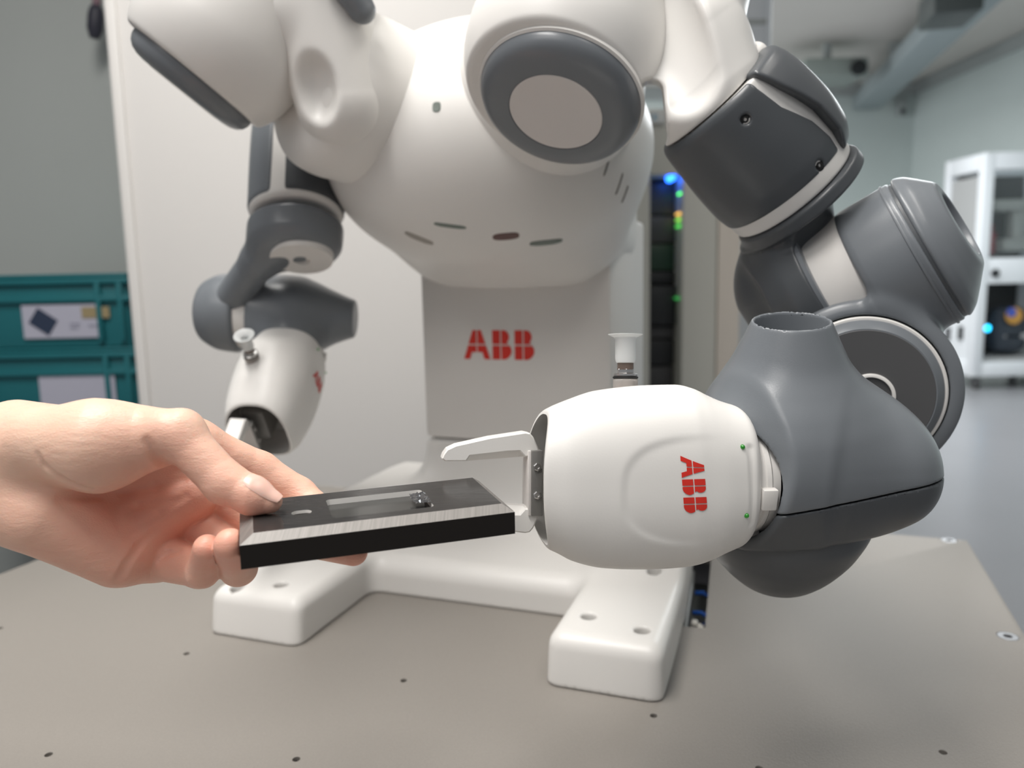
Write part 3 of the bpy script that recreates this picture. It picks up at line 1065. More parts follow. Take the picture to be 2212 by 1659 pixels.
def axis_hit(px, py, r):
    """first hit of the view ray with the barrel"""
    v = ray(px, py); v = v / np.linalg.norm(v)
    w0 = CAM - T0
    a = v - A1 * (v @ A1); b = w0 - A1 * (w0 @ A1)
    A, B, C = a @ a, 2 * a @ b, b @ b - r * r
    s = (-B - math.sqrt(max(B * B - 4 * A * C, 0))) / (2 * A)
    q = CAM + v * s
    n = q - T0 - A1 * ((q - T0) @ A1)
    return q, nrm(n)


EDT, EDV = [], []
for x_, y_ in ((1634, 195), (1682, 238), (1716, 257), (1746, 272), (1789, 302), (1812, 325), (1822, 345), (1806, 368)):
    q_, n_ = axis_hit(x_, y_, RBL + .002)
    EDT.append(float((q_ - T0) @ A1)); EDV.append(float((q_ - T0) @ e_r) + .0022)
for i_, a_ in ((1, .0010), (2, .0022), (3, .0026), (4, .0012)):
    EDV[i_] += a_
EDT = [-.02] + EDT; EDV = [EDV[0] - .001] + EDV
HOLES = [axis_hit(1611, 258, RBL + .0018), axis_hit(1773, 356, RBL + .0018)]
cov = sdf_obj('front_cover', cover_f, [T0, T0 + A1 * .08], .052, .0011, M['dark'], bar)
for q, n in HOLES:
    lathe('cover_screw', q - n * .0032, n, [(.0036, 0), (.0036, .0016), (.0020, .0017), (.0018, .0024), (.001, .0024), (.0008, .001)], M['black'], bar, seg=18)
PDT, PDV = [], []
for x_, y_ in ((1640, 158), (1693, 189), (1730, 209), (1766, 233), (1810, 280), (1823, 303)):
    q_, n_ = axis_hit(x_, y_, RBL + .006)
    PDT.append(float((q_ - T0) @ A1)); PDV.append(float((q_ - T0) @ e_r))


def pod_f(p):
    d = lat_sdf(p, T0, A1, [-.002, .006, .022, .042, .058, .068, .073], [RBL + .001, RBL + .0045, RBL + .0080, RBL + .0095, RBL + .0082, RBL + .0045, RBL + .0003], .003)
    q = p - T0.astype(np.float32)
    t = q @ A1.astype(np.float32)
    ed = np.interp(t, PDT, PDV).astype(np.float32) - q @ e_r.astype(np.float32)
    return smax(d, ed, .003)


sdf_obj('side_cover', pod_f, [T0 - A1 * .01, T0 + A1 * .08, T0 + e_r * .07, T0 + A1 * .08 + e_r * .07, T0 - e_c * .06, T0 + e_c * .055, T0 + e_c * .055 + A1 * .08, T0 - e_c * .06 + A1 * .08], .015, .0012, M['dark'], bar)

# ---- elbow housing (fork) below the barrel
A2 = D(.745, -.44, -.50)                        # axis of the forearm tube
G0 = P(2001, 541, .490)                         # groove centre on the tube
BE = T0 + A1 * .0785
HC_ = P(1716, 618, .548)
TDR = D(.5, .86, 0); TDR = nrm(TDR - A2 * np.dot(TDR, A2))
FLc = G0 - A2 * .062 - TDR * .0095


def elbow_f(p):
    colr = lat_sdf(p, BE + e_r * .0012, A1, [0, .003, .009, .0125], [RBL - .002, RBL + .001, RBL + .001, RBL - .006], .002)
    neck = rc(p, BE + A1 * .004 - e_r * .006, HC_ + U * .012, .026, .030)
    d = smin(colr, neck, .010)
    hsn = rc(p, HC_, HC_ - U * .014 + R * .006, .0405, .038)
    d = smin(d, hsn, .016)
    fl = lat_sdf(p, FLc, A2, [-.030, -.012, 0], [.036, .045, .0455], .002)
    d = smin(d, fl, .012)
    return d


elb = sdf_obj('elbow', elbow_f, [BE, HC_, FLc], .056, .0013, M['dark'], robot)
lathe('flange_ring', FLc, A2, [(.0445, -.001), (.0455, .0), (.0455, .0025), (.043, .003)], M['grey'], elb, seg=90)
lathe('neck_sleeve', FLc + TDR * .0052, A2, [(.0425, 0), (.0425, .033)], M['white_soft'], elb, seg=90)

# ---- forearm: tube, cone end with a hole, joint housing
dn = ray(1866, 850); dn = -dn / np.linalg.norm(dn)
dn = nrm(dn - U * .16 + R * .10)
DC = P(1864, 848, .476)
HR = .0560


def tube_f(p):
    return lat_sdf(p, G0, A2, [-.036, -.031, .0], [.0466, .0478, .0482], .002)


def housing_f(p):
    d = lat_sdf(p, DC, -dn, [0, .004, .020, .052, .062], [HR - .003, HR - .0005, HR, HR * .92, HR * .78], .004)
    d = smin(d, smax(tube_f(p), -lat_sdf(p, G0, A2, [-.06, .0], [.0435, .0435], .001), .0015), .009)
    d = smax(d, -lat_sdf(p, DC + dn * .01, -dn, [0, .018], [.0470, .0470], .001), .0012)
    return d


fore = sdf_obj('forearm', housing_f, [DC, DC - dn * .06, G0, G0 - A2 * .042], .062, .0013, M['grey'], robot)


def cone_f(p):
    t = (p - G0.astype(np.float32)) @ A2.astype(np.float32)
    p = (p + np.clip(t / .026, 0, 1.6)[:, None] * (TDR * .006).astype(np.float32)).astype(np.float32)
    d = lat_sdf(p, G0, A2, [.0012, .003, .008, .014, .020, .0265], [.0474, .0480, .0456, .0394, .0322, .0245], .0022)
    d = smax(d, hs(p, G0 + A2 * .0235, nrm(A2 - F * .13 + U * .03)), .0015)
    return smax(d, -lat_sdf(p, G0, A2, [.010, .026, .05], [.017, .0222, .026], .001), .001)


sdf_obj('end_cone', cone_f, [G0, G0 + A2 * .036], .052, .0011, M['grey'], fore)
lathe('groove_ring', G0, A2, [(.040, -.0015), (.0468, -.0015), (.0468, .002), (.040, .002)], M['dark'], fore, seg=100)
lathe('seam_band', G0 - A2 * .0045, A2, [(.046, -.0009), (.0489, -.0007), (.0490, 0), (.0489, .0007), (.046, .0009)], M['grey'], fore, seg=100)
lathe('joint_ring', DC, dn, [(.0440, -.010), (.0456, -.0085), (.0460, .0005), (.0452, .0012), (.0440, .0012)], M['white'], fore, seg=120)
lathe('joint_disc', DC, dn, [(.0440, -.012), (.0440, .0015), (.0433, .0028), (.0392, .0072), (.0386, .0072)], M['grey'], fore, seg=120)
lathe('disc_face', DC, dn, [(.0386, .003), (.0386, .0071), (.0382, .0074), (.0005, .0074)], M['disc'], fore, seg=100)
lathe('hub_ring', DC + D(1, 0, 0) * .0035 - U * .001, dn, [(.0138, .006), (.0138, .0095), (.0132, .0099), (.0118, .0099), (.0115, .0076)], M['white'], fore, seg=60)

# ---- gripper frame
GX = nrm(R * math.cos(math.radians(8)) + F * math.sin(math.radians(8)))
GY = np.cross(U, GX)
GO = P(1160, 1035, .404)
GM = (GO, np.stack([GX, GY, U]))


def to_w(Mx, q):
    q = np.asarray(q, float)
    return Mx[0] + q @ Mx[1]


def to_l(Mx, q):
    return (np.asarray(q) - Mx[0]) @ Mx[1].T


# ---- wrist: upper barrel + lobe, seam cover, lower barrel
WT, WB = P(1710, 690, .416), P(1678, 1258, .468)
WL = np.linalg.norm(WB - WT)
WA = (WB - WT) / WL
wy = np.array([690, 705, 730, 765, 800, 840, 880, 980, 1090, 1140, 1180, 1212, 1232, 1241, 1244.])
wr = np.array([81, 89, 102, 121, 143, 165, 178, 184, 177, 156, 127, 98, 74, 55, 40.])
wt = (wy - 690) / 554 * WL
wr_m = wr * (.416 + (.468 - .416) * (wy - 690) / 554) / FPX
MID = float(np.interp(1046, wy, wt))


def lobe_f(p):
    c0, c1 = to_w(GM, (.130, .006, .0005)), to_w(GM, (.186, .002, .0062))
    d = rbox(p, (c0 + c1) / 2 + GX * .004, np.stack([nrm(c1 - c0), GY, U]), (.0600, .036, .0335), .0325)
    d2 = rc(p, to_w(GM, (.138, .010, .010)), to_w(GM, (.181, .011, .0135)), .035, .0325)
    d = smin(d, d2, .012)
    cl = lat_sdf(p, to_w(GM, (.090, 0, .003)), GX, [.0, .022, .045], [.0355, .0375, .034], .004)
    d = smin(d, cl, .010)
    return smax(d, hs(p, to_w(GM, (.1135, 0, 0)), nrm(-GX - F * .20 + U * .10)), .0035)


def barrel_f(p):
    return lat_sdf(p, WT, WA, wt, wr_m, .0015)


def wrist_f(p):
    b = smax(barrel_f(p), hs(p, WT + WA * (MID + .004), WA), .006)
    d = smin(b, lobe_f(p), .022)
    d = smax(d, -lat_sdf(p, to_w(GM, (.09, 0, -.001)), GX, [0, .045], [.0315, .0315], .001), .002)
    d = smax(d, -lat_sdf(p, WT - WA * .005, WA, [0, .006, .032], [.0195, .0188, .0165], .002), .0016)
    return d


SP = to_w(GM, (.14, -.034, -.0125))
SN = nrm(np.cross(GX + U * .16, GY)); SN = SN if np.dot(SN, U) < 0 else -SN


def wr_up(p):
    return smax(wrist_f(p), hs(p, SP - SN * .0004, SN), .0008)


def wr_dn(p):
    d = smax(wrist_f(p), -hs(p, SP + SN * .0004, SN), .0008)
    return d


wpts = [WT, to_w(GM, (.1, -.04, -.05)), to_w(GM, (.26, .06, .05))]
wrist = sdf_obj('wrist', wr_up, wpts, .03, .0013, M['grey'], robot)
sdf_obj('seam_cover', wr_dn, [to_w(GM, (.1, -.04, -.05)), to_w(GM, (.25, .07, .0))], .012, .0012, M['dark'], wrist)


def low_f(p):
    d = smax(barrel_f(p), -hs(p, WT + WA * (MID - .012), WA), .006)
    e = rc(p, to_w(GM, (.150, .03, -.022)), to_w(GM, (.190, .040, -.010)), .028, .022)
    d = smin(d, e, .03)
    return d


sdf_obj('lower_barrel', low_f, [WT + WA * MID, WB, to_w(GM, (.2, .05, 0))], .05, .0014, M['dark'], wrist)

# ---- the two grippers
TX = np.array([0, 4, 12, 28, 43, 58, 73, 80, 87, 94.5, 101, 107]) / 1000
TT = np.array([35.5, 37.6, 40.6, 44.8, 47.0, 48.2, 48.5, 47.0, 43.8, 40.6, 38.6, 37.0]) / 1000
TBm = np.array([-35.0, -37.0, -41.0, -44.6, -46.0, -46.5, -46.0, -45.2, -43.2, -40.0, -37.5, -35.5]) / 1000
TW = np.array([29, 30.5, 33, 35, 36.5, 37, 37, 36.5, 36, 35, 34, 33.]) / 1000
TXs, TTs = smooth_tab(TX, TT)
TBs, TWs = smooth_tab(TX, TBm)[1], smooth_tab(TX, TW)[1]


def shell_vf(NR=140, NS=168):
    V, Fc = [], []
    def ring(x, ins, rimk=1.0, shrink=1.0):
        t, b = np.interp(x, TXs, TTs), np.interp(x, TXs, TBs)
        wv = np.interp(x, TXs, TWs)
        zc, hz, wv = (t + b) / 2, (t - b) / 2 * shrink - ins, wv * shrink - ins
        rr = []
        for i in range(NS):
            th = 2 * PI * i / NS
            c, s = math.cos(th), math.sin(th)
            n = 2.0 / 2.55
            y = -wv * math.copysign(abs(c) ** n, c)
            z = zc + hz * math.copysign(abs(s) ** n, s)
            xx = x + rimk * (.0075 * (abs(z - zc) / .038) ** 2.4 - .0015)
            if ins == 0 and y < 0 and shrink == 1.0:
                u_ = abs((x - .084) / .049); v_ = abs((z + .0030) / .0265)
                g = (u_ ** 2.8 + v_ ** 2.8) ** (1 / 2.8)
                k = min(1, max(0, (1.04 - g) / .11)); k = k * k * (3 - 2 * k)
                fd = min(1, max(0, (.092 - x) / .045)); fd = fd * fd * (3 - 2 * fd)
                y += .0009 * k * fd
                if LEDS is not None:
                    za, zb, xa = LEDS
                    lx = xa + .0016 * (z - za) / (zb - za)
                    k2 = max(0, 1 - ((x - lx) / .0024) ** 2) * (1 if zb - .002 < z < za + .002 else 0)
                    y += .0007 * k2
            rr.append((xx, y, z))
        return rr
    rings = []
    for j in range(26):                               # inside, from deep to the rim
        x = .045 * (1 - j / 25)
        rings.append(ring(x, .0021, max(0, 1 - x / .03)))
    rings.append(ring(0, .0012, 1.0))
    xs = np.linspace(0, .1020, NR)
    for x in xs:
        rings.append(ring(x, 0.0 if x > 0 else .0003, max(0, 1 - x / .03)))
    for k in range(1, 9):
        a = k / 8 * PI / 2
        rings.append(ring(.1020 + .006 * math.sin(a), 0, 0, 1 - .16 * (1 - math.cos(a))))
    for r_ in rings:
        V += r_
    n = len(rings)
    for j in range(n - 1):
        for i in range(NS):
            i2 = (i + 1) % NS
            Fc.append([j * NS + i, j * NS + i2, (j + 1) * NS + i2, (j + 1) * NS + i])
    Fc.append([(n - 1) * NS + i for i in range(NS)])
    Fc.append([i for i in range(NS)][::-1])
    return np.array(V), Fc


LEDS = (.0167, -.0187, .1005)
LOCAL = {}


def inset(poly, d):
    """shrink an outline by d along its vertex normals"""
    n = len(poly)
    ar = sum(poly[i][0] * poly[(i + 1) % n][1] - poly[(i + 1) % n][0] * poly[i][1] for i in range(n))
    out = []
    for i in range(n):
        p0, p1, p2 = np.array(poly[i - 1]), np.array(poly[i]), np.array(poly[(i + 1) % n])
        e1, e2 = nrm(p1 - p0), nrm(p2 - p1)
        nn = np.array([-e1[1], e1[0]]) + np.array([-e2[1], e2[0]])
        nn = nn / max(np.linalg.norm(nn), .5)
        out.append(tuple(p1 + nn * d * (1 if ar > 0 else -1)))
    return out


def finger_layers(sgn):
    k = .2424 * .975 / 1000
    top = [(955, 990), (958, 981), (966, 970), (985, 961), (1060, 945), (1138, 934), (1148, 936), (1156, 945), (1166, 968), (1172, 988)]
    near = top + [(1137, 988), (1126, 976), (1098, 977), (1016, 985), (1008, 996), (962, 996)]
    far = top + [(1137, 990), (1126, 991), (1098, 993), (1016, 998), (1008, 998), (962, 998)]
    zc = 1045
    f = lambda q: [((x - 1160) * k, ((1035 - y) if sgn > 0 else (1035 - (2 * zc - y))) * k) for x, y in q]
    n_, f_ = f(near), f(far)
    return [(.0050, inset(n_, .0007)), (.0057, n_), (.0125, f_), (.0188, f_), (.0195, inset(f_, .0007))]


def gripper(Mx, finger_gap=0.0, first=False):
    g = None
    V, Fc = shell_vf()
    g = add('gripper', to_w(Mx, V), Fc, M['white'], robot, sharp=50)
    if first:
        bv = bvh_of([g])
        def loc(px, py):
            q, n = hit(bv, px, py)
            return to_l(Mx, q + (n if np.dot(n, F) < 0 else -n) * .0003) if q is not None else None
        LOCAL['led'] = [loc(1604, 966), loc(1612.5, 1113.5)]
        o = np.array([1469., 984.5]); u_ = np.array([9., 124.]) / 2.61; v_ = np.array([50., -1.5])
        memo = {}
        def fm(u, v):
            sh = max(0, .5 - abs(u - .5)) * 0
            pq = o + u_ * u + v_ * v
            return loc(pq[0], pq[1] + (8 * v * max(0, 1 - u) if u < 1 else 0))
        LOCAL['logo'] = fm
        dd = decal('lettering', abb_polys(), lambda u, v: to_w(Mx, fm(u, v)), M['red'], g, .16)
        LOCAL['logo_me'] = (to_l(Mx, np.array([v.co for v in dd.data.vertices]) + W[dd]), [list(f.vertices) for f in dd.data.polygons])
    else:
        V, Fc = LOCAL['logo_me']
        add('lettering', to_w(Mx, V), Fc, M['red'], g, smooth=False)
    X, Y, Z = Mx[1]
    for q in LOCAL['led']:
        c = to_w(Mx, q)
        V, Fc = lathe_vf(c + Y * .0010, -Y, [(.00135 * math.cos(a), .0019 * math.sin(a) + .0002) for a in np.linspace(0, PI / 2 - .05, 8)], 20)
        add('indicator_light', V, Fc, M['green_led'], g)
    for sgn in (1, -1):
        ly = finger_layers(sgn)
        bm = bmesh.new()
        rings = [[bm.verts.new(Vector(to_w(Mx, (x, y, z + finger_gap * sgn)))) for x, z in q] for y, q in ly]
        n = len(rings[0])
        bm.faces.new(rings[0]); bm.faces.new(rings[-1][::-1])
        for A, B in zip(rings[:-1], rings[1:]):
            for i in range(n):
                bm.faces.new([A[i], B[i], B[(i + 1) % n], A[(i + 1) % n]])
        addbm('finger', bm, M['white'], g, sharp=22)
    zs0 = .0122
    box('finger_plate', to_w(Mx, (.0005, .013, -.0025)), Mx[1], (.006, .021, .034), M['inner'], g, bev=.0006)
    box('plate_edge', to_w(Mx, (-.0032, .0135, -.0025)), Mx[1], (.0016, .020, .0335), M['lightgrey'], g, bev=.0003)
    box('inner_block', to_w(Mx, (.030, .008, -.0025)), Mx[1], (.036, .022, .036), M['inner'], g, bev=.002)
    for z in (.006, -.0085):
        lathe('hex_screw', to_w(Mx, (.0005, .0028, z)), -Y, [(.0022, 0), (.0022, .0012), (.0016, .0014), (.0012, .0014), (.001, .0006)], M['steel'], g, seg=6, sharp=20)
    # mounting flange
    cz_ = -.001
    lathe('flange', to_w(Mx, (.100, 0, cz_)), X, [(.0285, 0), (.0285, .0105), (.0293, .0112), (.0293, .0135), (.0285, .0145), (.0285, .0185)], M['white_soft'], g, seg=90)
    for an, wd in ((75, .010), (-14, .011), (-78, .011), (180, .011)):
        a = math.radians(an)
        rd = np.array([0, -math.cos(a), math.sin(a)])
        td = np.array([0, math.sin(a), math.cos(a)])
        c = np.array([.1115, 0, cz_]) + rd * .0300
        box('flange_lug', to_w(Mx, c), np.stack([X, rd @ Mx[1], td @ Mx[1]]), (.0080, .0050, wd), M['white_soft'], g, bev=.001)
    # vacuum cup
    s0 = to_w(Mx, (.0497, .010, 0))
    lt = lambda nm, pr, m, **k: lathe(nm, s0, Z, pr, m, g, **k)
    lt('vacuum_cup', [(.0042, .0600), (.0050, .0605), (.0055, .0622), (.0055, .0725), (.0062, .0738), (.0092, .0752), (.0092, .0755), (.006, .0745), (.0035, .072), (.003, .066)], M['silicone'], seg=40)
    lt('cup_stem', [(.0044, .0565), (.0044, .0602), (.003, .0606)], M['smoke'], seg=30)
    lt('hex_nut', [(.0044, .0545), (.0046, .0549), (.0046, .0567), (.0042, .0571)], M['steel'], seg=6, sharp=20)
    lt('cup_collar', [(.006, .0528), (.0065, .0532), (.0065, .0542), (.0058, .0546)], M['steel'], seg=36)
    lt('seal_ring', [(.006, .0516), (.0067, .0519), (.0068, .0523), (.0067, .0527), (.006, .053)], M['black'], seg=36)
    lt('cup_body', [(.0067, .040), (.0067, .0512), (.0062, .0518)], M['clear'], seg=36)
    lt('cup_core', [(.0045, .041), (.0045, .0500), (.003, .0505)], M['amber'], seg=24)
    return g


g1 = gripper(GM, 0.0, True)

# ---- the far arm
FM = D(-.62, .78, .02)
fc = P(482, 90, .625)
fsh = sdf_obj('shoulder', lambda p: smax(smin(sph(p, fc, RS), rc(p, fc, fc - FM * .06 + U * .02, RS * .97, RS * .9), .02), hs(p, fc + FM * .036, FM), .003), [fc], .14, .0025, M['white'], robot)
co2 = fc + FM * .0352
lathe('joint_cap', co2, FM, [(r, t * 1.25) for r, t in prof[2:]], M['grey'], fsh, seg=72)
lathe('cap_disc', co2, FM, [(.0303, .013), (.0303, .0158), (.0298, .0162), (.00005, .0162)], M['lightgrey'], fsh, seg=60, cap1=False)
l0, l1 = P(655, -120, .612), P(737, 222, .630)
def flink(p):
    d = rc(p, l0, l1, .0465, .0358)
    d = smin(d, rc(p, fc + R * .02, P(600, 30, .61), .033, .033), .01)
    d = smax(d, -ell(p, P(672, 198, .590), I3, (.0185, .022, .028)), .006)
    d = smax(d, -rc(p, P(580, 120, .560), P(650, 215, .565), .012, .018), .008)
    return d
fl = sdf_obj('upper_arm_link', flink, [l0, l1], .055, .0025, M['white'], robot)
sdf_obj('side_cover', lambda p: rc(p, P(735, -60, .578), P(783, 22, .588), .015, .0100), [P(735, -60, .578), P(783, 22, .588)], .02, .002, M['grey'], fl)
b0, b1 = P(648, 255, .785), P(640, 474, .748)
AB = nrm(b1 - b0); BL = np.linalg.norm(b1 - b0)
fb = sdf_obj('upper_arm', lambda p: lat_sdf(p, b0, AB, [-.012, 0, BL], [.036, .042, .0435], .006), [b0, b1], .05, .0025, M['white'], robot)
ebr = nrm(np.cross(AB, F)); ebr = ebr if np.dot(ebr, R) > 0 else -ebr
def fcov(s):
    def f(p):
        d = lat_sdf(p, b0, AB, [-.014, 0, .05, BL - .004], [.036, .0438, .0455, .0448], .006)
        off = -.012 if s < 0 else .001
        return smax(d, (hs(p, b0 + ebr * off, ebr * -s)), .003)
    return f
sdf_obj('front_cover', fcov(-1), [b0, b1], .05, .0022, M['grey'], fb)
sdf_obj('front_cover', fcov(1), [b0, b1], .05, .0022, M['dark'], fb)
# elbow bracket sweeping down to the tube
k0 = P(640, 500, .745); k1 = P(562, 560, .755); k2 = P(505, 640, .79)
def felb(p):
    d = lat_sdf(p, k0 - AB * .006, AB, [0, .004, .020, .032], [.0425, .044, .043, .035], .004)
    d = smin(d, rc(p, k0 + AB * .004 - ebr * .012, k1, .028, .017), .012)
    d = smin(d, rc(p, k1, k2, .017, .017), .008)
    return d
fe_ = sdf_obj('elbow', felb, [k0, k1, k2], .05, .0025, M['grey'], robot)
lathe('joint_disc', k0 + AB * .022 + ebr * .006, AB, [(.030, -.004), (.0285, .0085), (.008, .0095), (.007, .006)], M['white_soft'], fe_, seg=48)
t0, t1 = P(430, 672, .815), P(768, 689, .82)
AT = nrm(t1 - t0); TL = np.linalg.norm(t1 - t0)
fr = lambda a: a * TL
ftu = sdf_obj('forearm', lambda p: lat_sdf(p, t0, AT, [fr(x) for x in (0, .05, .15, .28)], [.024, .032, .0395, .0415], .006), [t0, t0 + AT * fr(.28)], .05, .0022, M['grey'], robot)
lathe('neck_sleeve', t0 + AT * fr(.26), AT, [(.036, 0), (.036, fr(.12))], M['white_soft'], ftu, seg=60)
fw = sdf_obj('wrist', lambda p: smin(lat_sdf(p, t0, AT, [fr(x) for x in (.36, .38, .5, .64, .74, .86, .97, 1.0)], [.0405, .0415, .0415, .041, .036, .028, .021, .0195], .003),
                                     rc(p, P(628, 690, .812), P(628, 735, .79), .032, .030), .02), [t0 + AT * fr(.3), t1, P(630, 745, .79)], .045, .0022, M['grey'], robot)
# far gripper
fx = D(.08, -.68, .68)
fz = D(-.03, -.74, -.72); fz = nrm(fz - fx * np.dot(fz, fx))
fy = np.cross(fz, fx)
FO = P(560, 938, .715)
gripper((FO, np.stack([fx, fy, fz])), 0.0)
# ------------------------------------------------------------------ the black plate between hand and gripper
HP = 0.1047
zp = CAM[2] - HP                                # height of the lower chamfer edge
PA, PB, PC = PZ(517, 1179, zp), PZ(1112, 1106, zp), PZ(1045, 1026, zp + .0028)
px_ = nrm(PB - PA)
py_ = nrm(np.cross(ZUP, px_))
PLX = np.stack([px_, py_, ZUP])
LN = np.linalg.norm(PB - PA)
WDp = (PC - PB) @ py_
TH = np.linalg.norm(P(519, 1178, .3) - P(523, 1232, .3)) / .3 * ((PA - CAM) @ F)
CHX, CHZ = .0055, .0028
PO = PA                                          # front-left corner on the chamfer edge


def pl(x, y, z): return PO + px_ * x + py_ * y + ZUP * z


def on_top(px, py):
    q = PZ(px, py, zp + CHZ) - PO
    return q @ px_, q @ py_


V = [pl(x, y, -TH) for x, y in ((0, 0), (LN, 0), (LN, WDp), (0, WDp))] + [pl(x, y, 0) for x, y in ((0, 0), (LN, 0), (LN, WDp), (0, WDp))] + \
    [pl(x, y, CHZ) for x, y in ((CHX, CHX), (LN - CHX * .75, CHX), (LN - CHX * .75, WDp - CHX * .5), (CHX, WDp - CHX * .5))]
Fq = [[3, 2, 1, 0]] + [[i, (i + 1) % 4, 4 + (i + 1) % 4, 4 + i] for i in range(4)] + [[4 + i, 4 + (i + 1) % 4, 8 + (i + 1) % 4, 8 + i] for i in range(4)] + [[8, 9, 10, 11]]


def slot_vf(p0, p1, wy, zb, zt, rad, seg=8):
    """rounded rectangular cutter between two corner points on the top plane"""
    x0, x1 = p0, p1
    y0, y1 = wy
    pts = []
    for cx_, cy_, a0 in ((x1 - rad, y1 - rad, 0), (x0 + rad, y1 - rad, 90), (x0 + rad, y0 + rad, 180), (x1 - rad, y0 + rad, 270)):
        for k in range(seg + 1):
            a = math.radians(a0 + 90 * k / seg)
            pts.append((cx_ + rad * math.cos(a), cy_ + rad * math.sin(a)))
    n = len(pts)
    V = [pl(x, y, zb) for x, y in pts] + [pl(x, y, zt) for x, y in pts]
    Fc = [list(range(n))[::-1], [n + i for i in range(n)]] + [[i, (i + 1) % n, n + (i + 1) % n, n + i] for i in range(n)]
    return V, Fc


w0, w1 = on_top(722, 1078), on_top(918, 1092)
wx0, wx1 = on_top(716, 1114)[0], on_top(912, 1062)[0]
wy0, wy1 = on_top(812, 1109)[1], on_top(812, 1068)[1]
s0_, s1_ = on_top(630, 1112), on_top(672, 1100)
sy = on_top(650, 1107)[1]
V2, F2 = boolean_cut(V, Fq, [slot_vf(wx0, wx1, (wy0, wy1), CHZ - .0026, .02, .0022), slot_vf(s0_[0], s1_[0], (sy - .0032, sy + .0032), CHZ - .0014, .02, .0030)])
fm = []
Vn = np.array(V2)
for f in F2:
    q = Vn[f]
    n = np.cross(q[1] - q[0], q[2] - q[0])
    for k in range(len(f)):
        n2 = np.cross(q[(k + 1) % len(f)] - q[k], q[(k + 2) % len(f)] - q[k])
        if np.linalg.norm(n2) > np.linalg.norm(n): n = n2
    n = nrm(n); c = q.mean(0) - PO
    lx, ly, lz = c @ px_, c @ py_, c @ ZUP
    if abs(n[2]) > .98 and lz > CHZ - .0005: fm.append(0)
    elif abs(n[2]) > .98 and -.001 < lz < CHZ - .0008 and lx > .002: fm.append(2 if lx < s1_[0] + .004 else 3)
    elif abs(n[2]) > .2 and lz > -.001: fm.append(1)
    elif .004 < lx < LN - .004 and .004 < ly < WDp - .003 and abs(n[2]) < .2: fm.append(4)
    else: fm.append(2)
mt = mat('plate_top_black', (0.030, 0.029, 0.029, 1), 0.14, 0.0, spec=0.42)
nt = mt.node_tree
bs = nt.nodes['Principled BSDF']
tc = nt.nodes.new('ShaderNodeTexCoord')
sc1 = nt.nodes.new('ShaderNodeTexNoise'); sc1.inputs['Scale'].default_value = 60; sc1.inputs['Detail'].default_value = 9; sc1.inputs['Roughness'].default_value = .75
mp = nt.nodes.new('ShaderNodeMapping'); mp.inputs['Scale'].default_value = (1, 9, 1); mp.inputs['Rotation'].default_value = (0, 0, .5)
nt.links.new(tc.outputs['Object'], mp.inputs['Vector']); nt.links.new(mp.outputs['Vector'], sc1.inputs['Vector'])
rmp = nt.nodes.new('ShaderNodeMapRange'); rmp.inputs[1].default_value = .42; rmp.inputs[2].default_value = .75; rmp.inputs[3].default_value = .12; rmp.inputs[4].default_value = .38
nt.links.new(sc1.outputs['Fac'], rmp.inputs[0]); nt.links.new(rmp.outputs[0], bs.inputs['Roughness'])
# machined steel on the chamfers
ms_ = mat('machined_steel', (0.50, 0.48, 0.455, 1), 0.5, 0.35)
nt = ms_.node_tree
bs = nt.nodes['Principled BSDF']
tc = nt.nodes.new('ShaderNodeTexCoord')
mp = nt.nodes.new('ShaderNodeMapping'); mp.inputs['Rotation'].default_value = (0, 0, -math.atan2(px_[1], px_[0])); mp.inputs['Scale'].default_value = (1500, 30, 30)
vec = nt.nodes.new('ShaderNodeTexNoise'); vec.inputs['Scale'].default_value = 1; vec.inputs['Detail'].default_value = 3
nt.links.new(tc.outputs['Object'], mp.inputs['Vector']); nt.links.new(mp.outputs['Vector'], vec.inputs['Vector'])
cr_ = nt.nodes.new('ShaderNodeMix'); cr_.data_type = 'RGBA'
cr_.inputs[6].default_value = (0.14, 0.132, 0.125, 1); cr_.inputs[7].default_value = (0.31, 0.295, 0.28, 1)
nt.links.new(vec.outputs['Fac'], cr_.inputs[0]); nt.links.new(cr_.outputs[2], bs.inputs['Base Color'])
mside = mat('plate_side_black', (0.013, 0.011, 0.010, 1), 0.55, bump=0.1, bscale=600, spec=.25)
mfl = mat('pocket_floor', (0.045, 0.045, 0.043, 1), 0.16, 0.0, var=.3, vscale=120)
plate = add('metal_plate', V2, F2, [mt, ms_, mside, mfl, mat('slot_wall_steel', (0.92, 0.90, 0.87, 1), 0.5, 0.0)], None, smooth=False, fmat=fm)
tag(plate, 'black metal plate with steel chamfered edges and a window slot, held by the hand', 'plate')
# crumpled clear scrap at the window's end
random.seed(5)
cxx, cyy = on_top(907, 1078)
bm = bmesh.new()
nx, ny = 9, 12
gv = [[bm.verts.new(Vector(pl(cxx + (i / (nx - 1) - .5) * .0075 + random.uniform(-.0004, .0004), cyy + (j / (ny - 1) - .5) * .0165 + random.uniform(-.0005, .0005),
       CHZ + .0005 + random.uniform(0, .0011) * (1 if 0 < i < nx - 1 and 0 < j < ny - 1 else .1)))) for j in range(ny)] for i in range(nx)]
for i in range(nx - 1):
    for j in range(ny - 1):
        bm.faces.new([gv[i][j], gv[i + 1][j], gv[i + 1][j + 1], gv[i][j + 1]])
addbm('film_scrap', bm, mat('crumpled_film', (0.10, 0.10, 0.105, 1), 0.14, 0.5), plate, smooth=False)

# ------------------------------------------------------------------ the hand
def r_(px, d): return px * d / FPX


def zhand(px, py, lift):                          # point at a height above the plate's top plane under a pixel
    return PZ(px, py, zp + CHZ + lift)


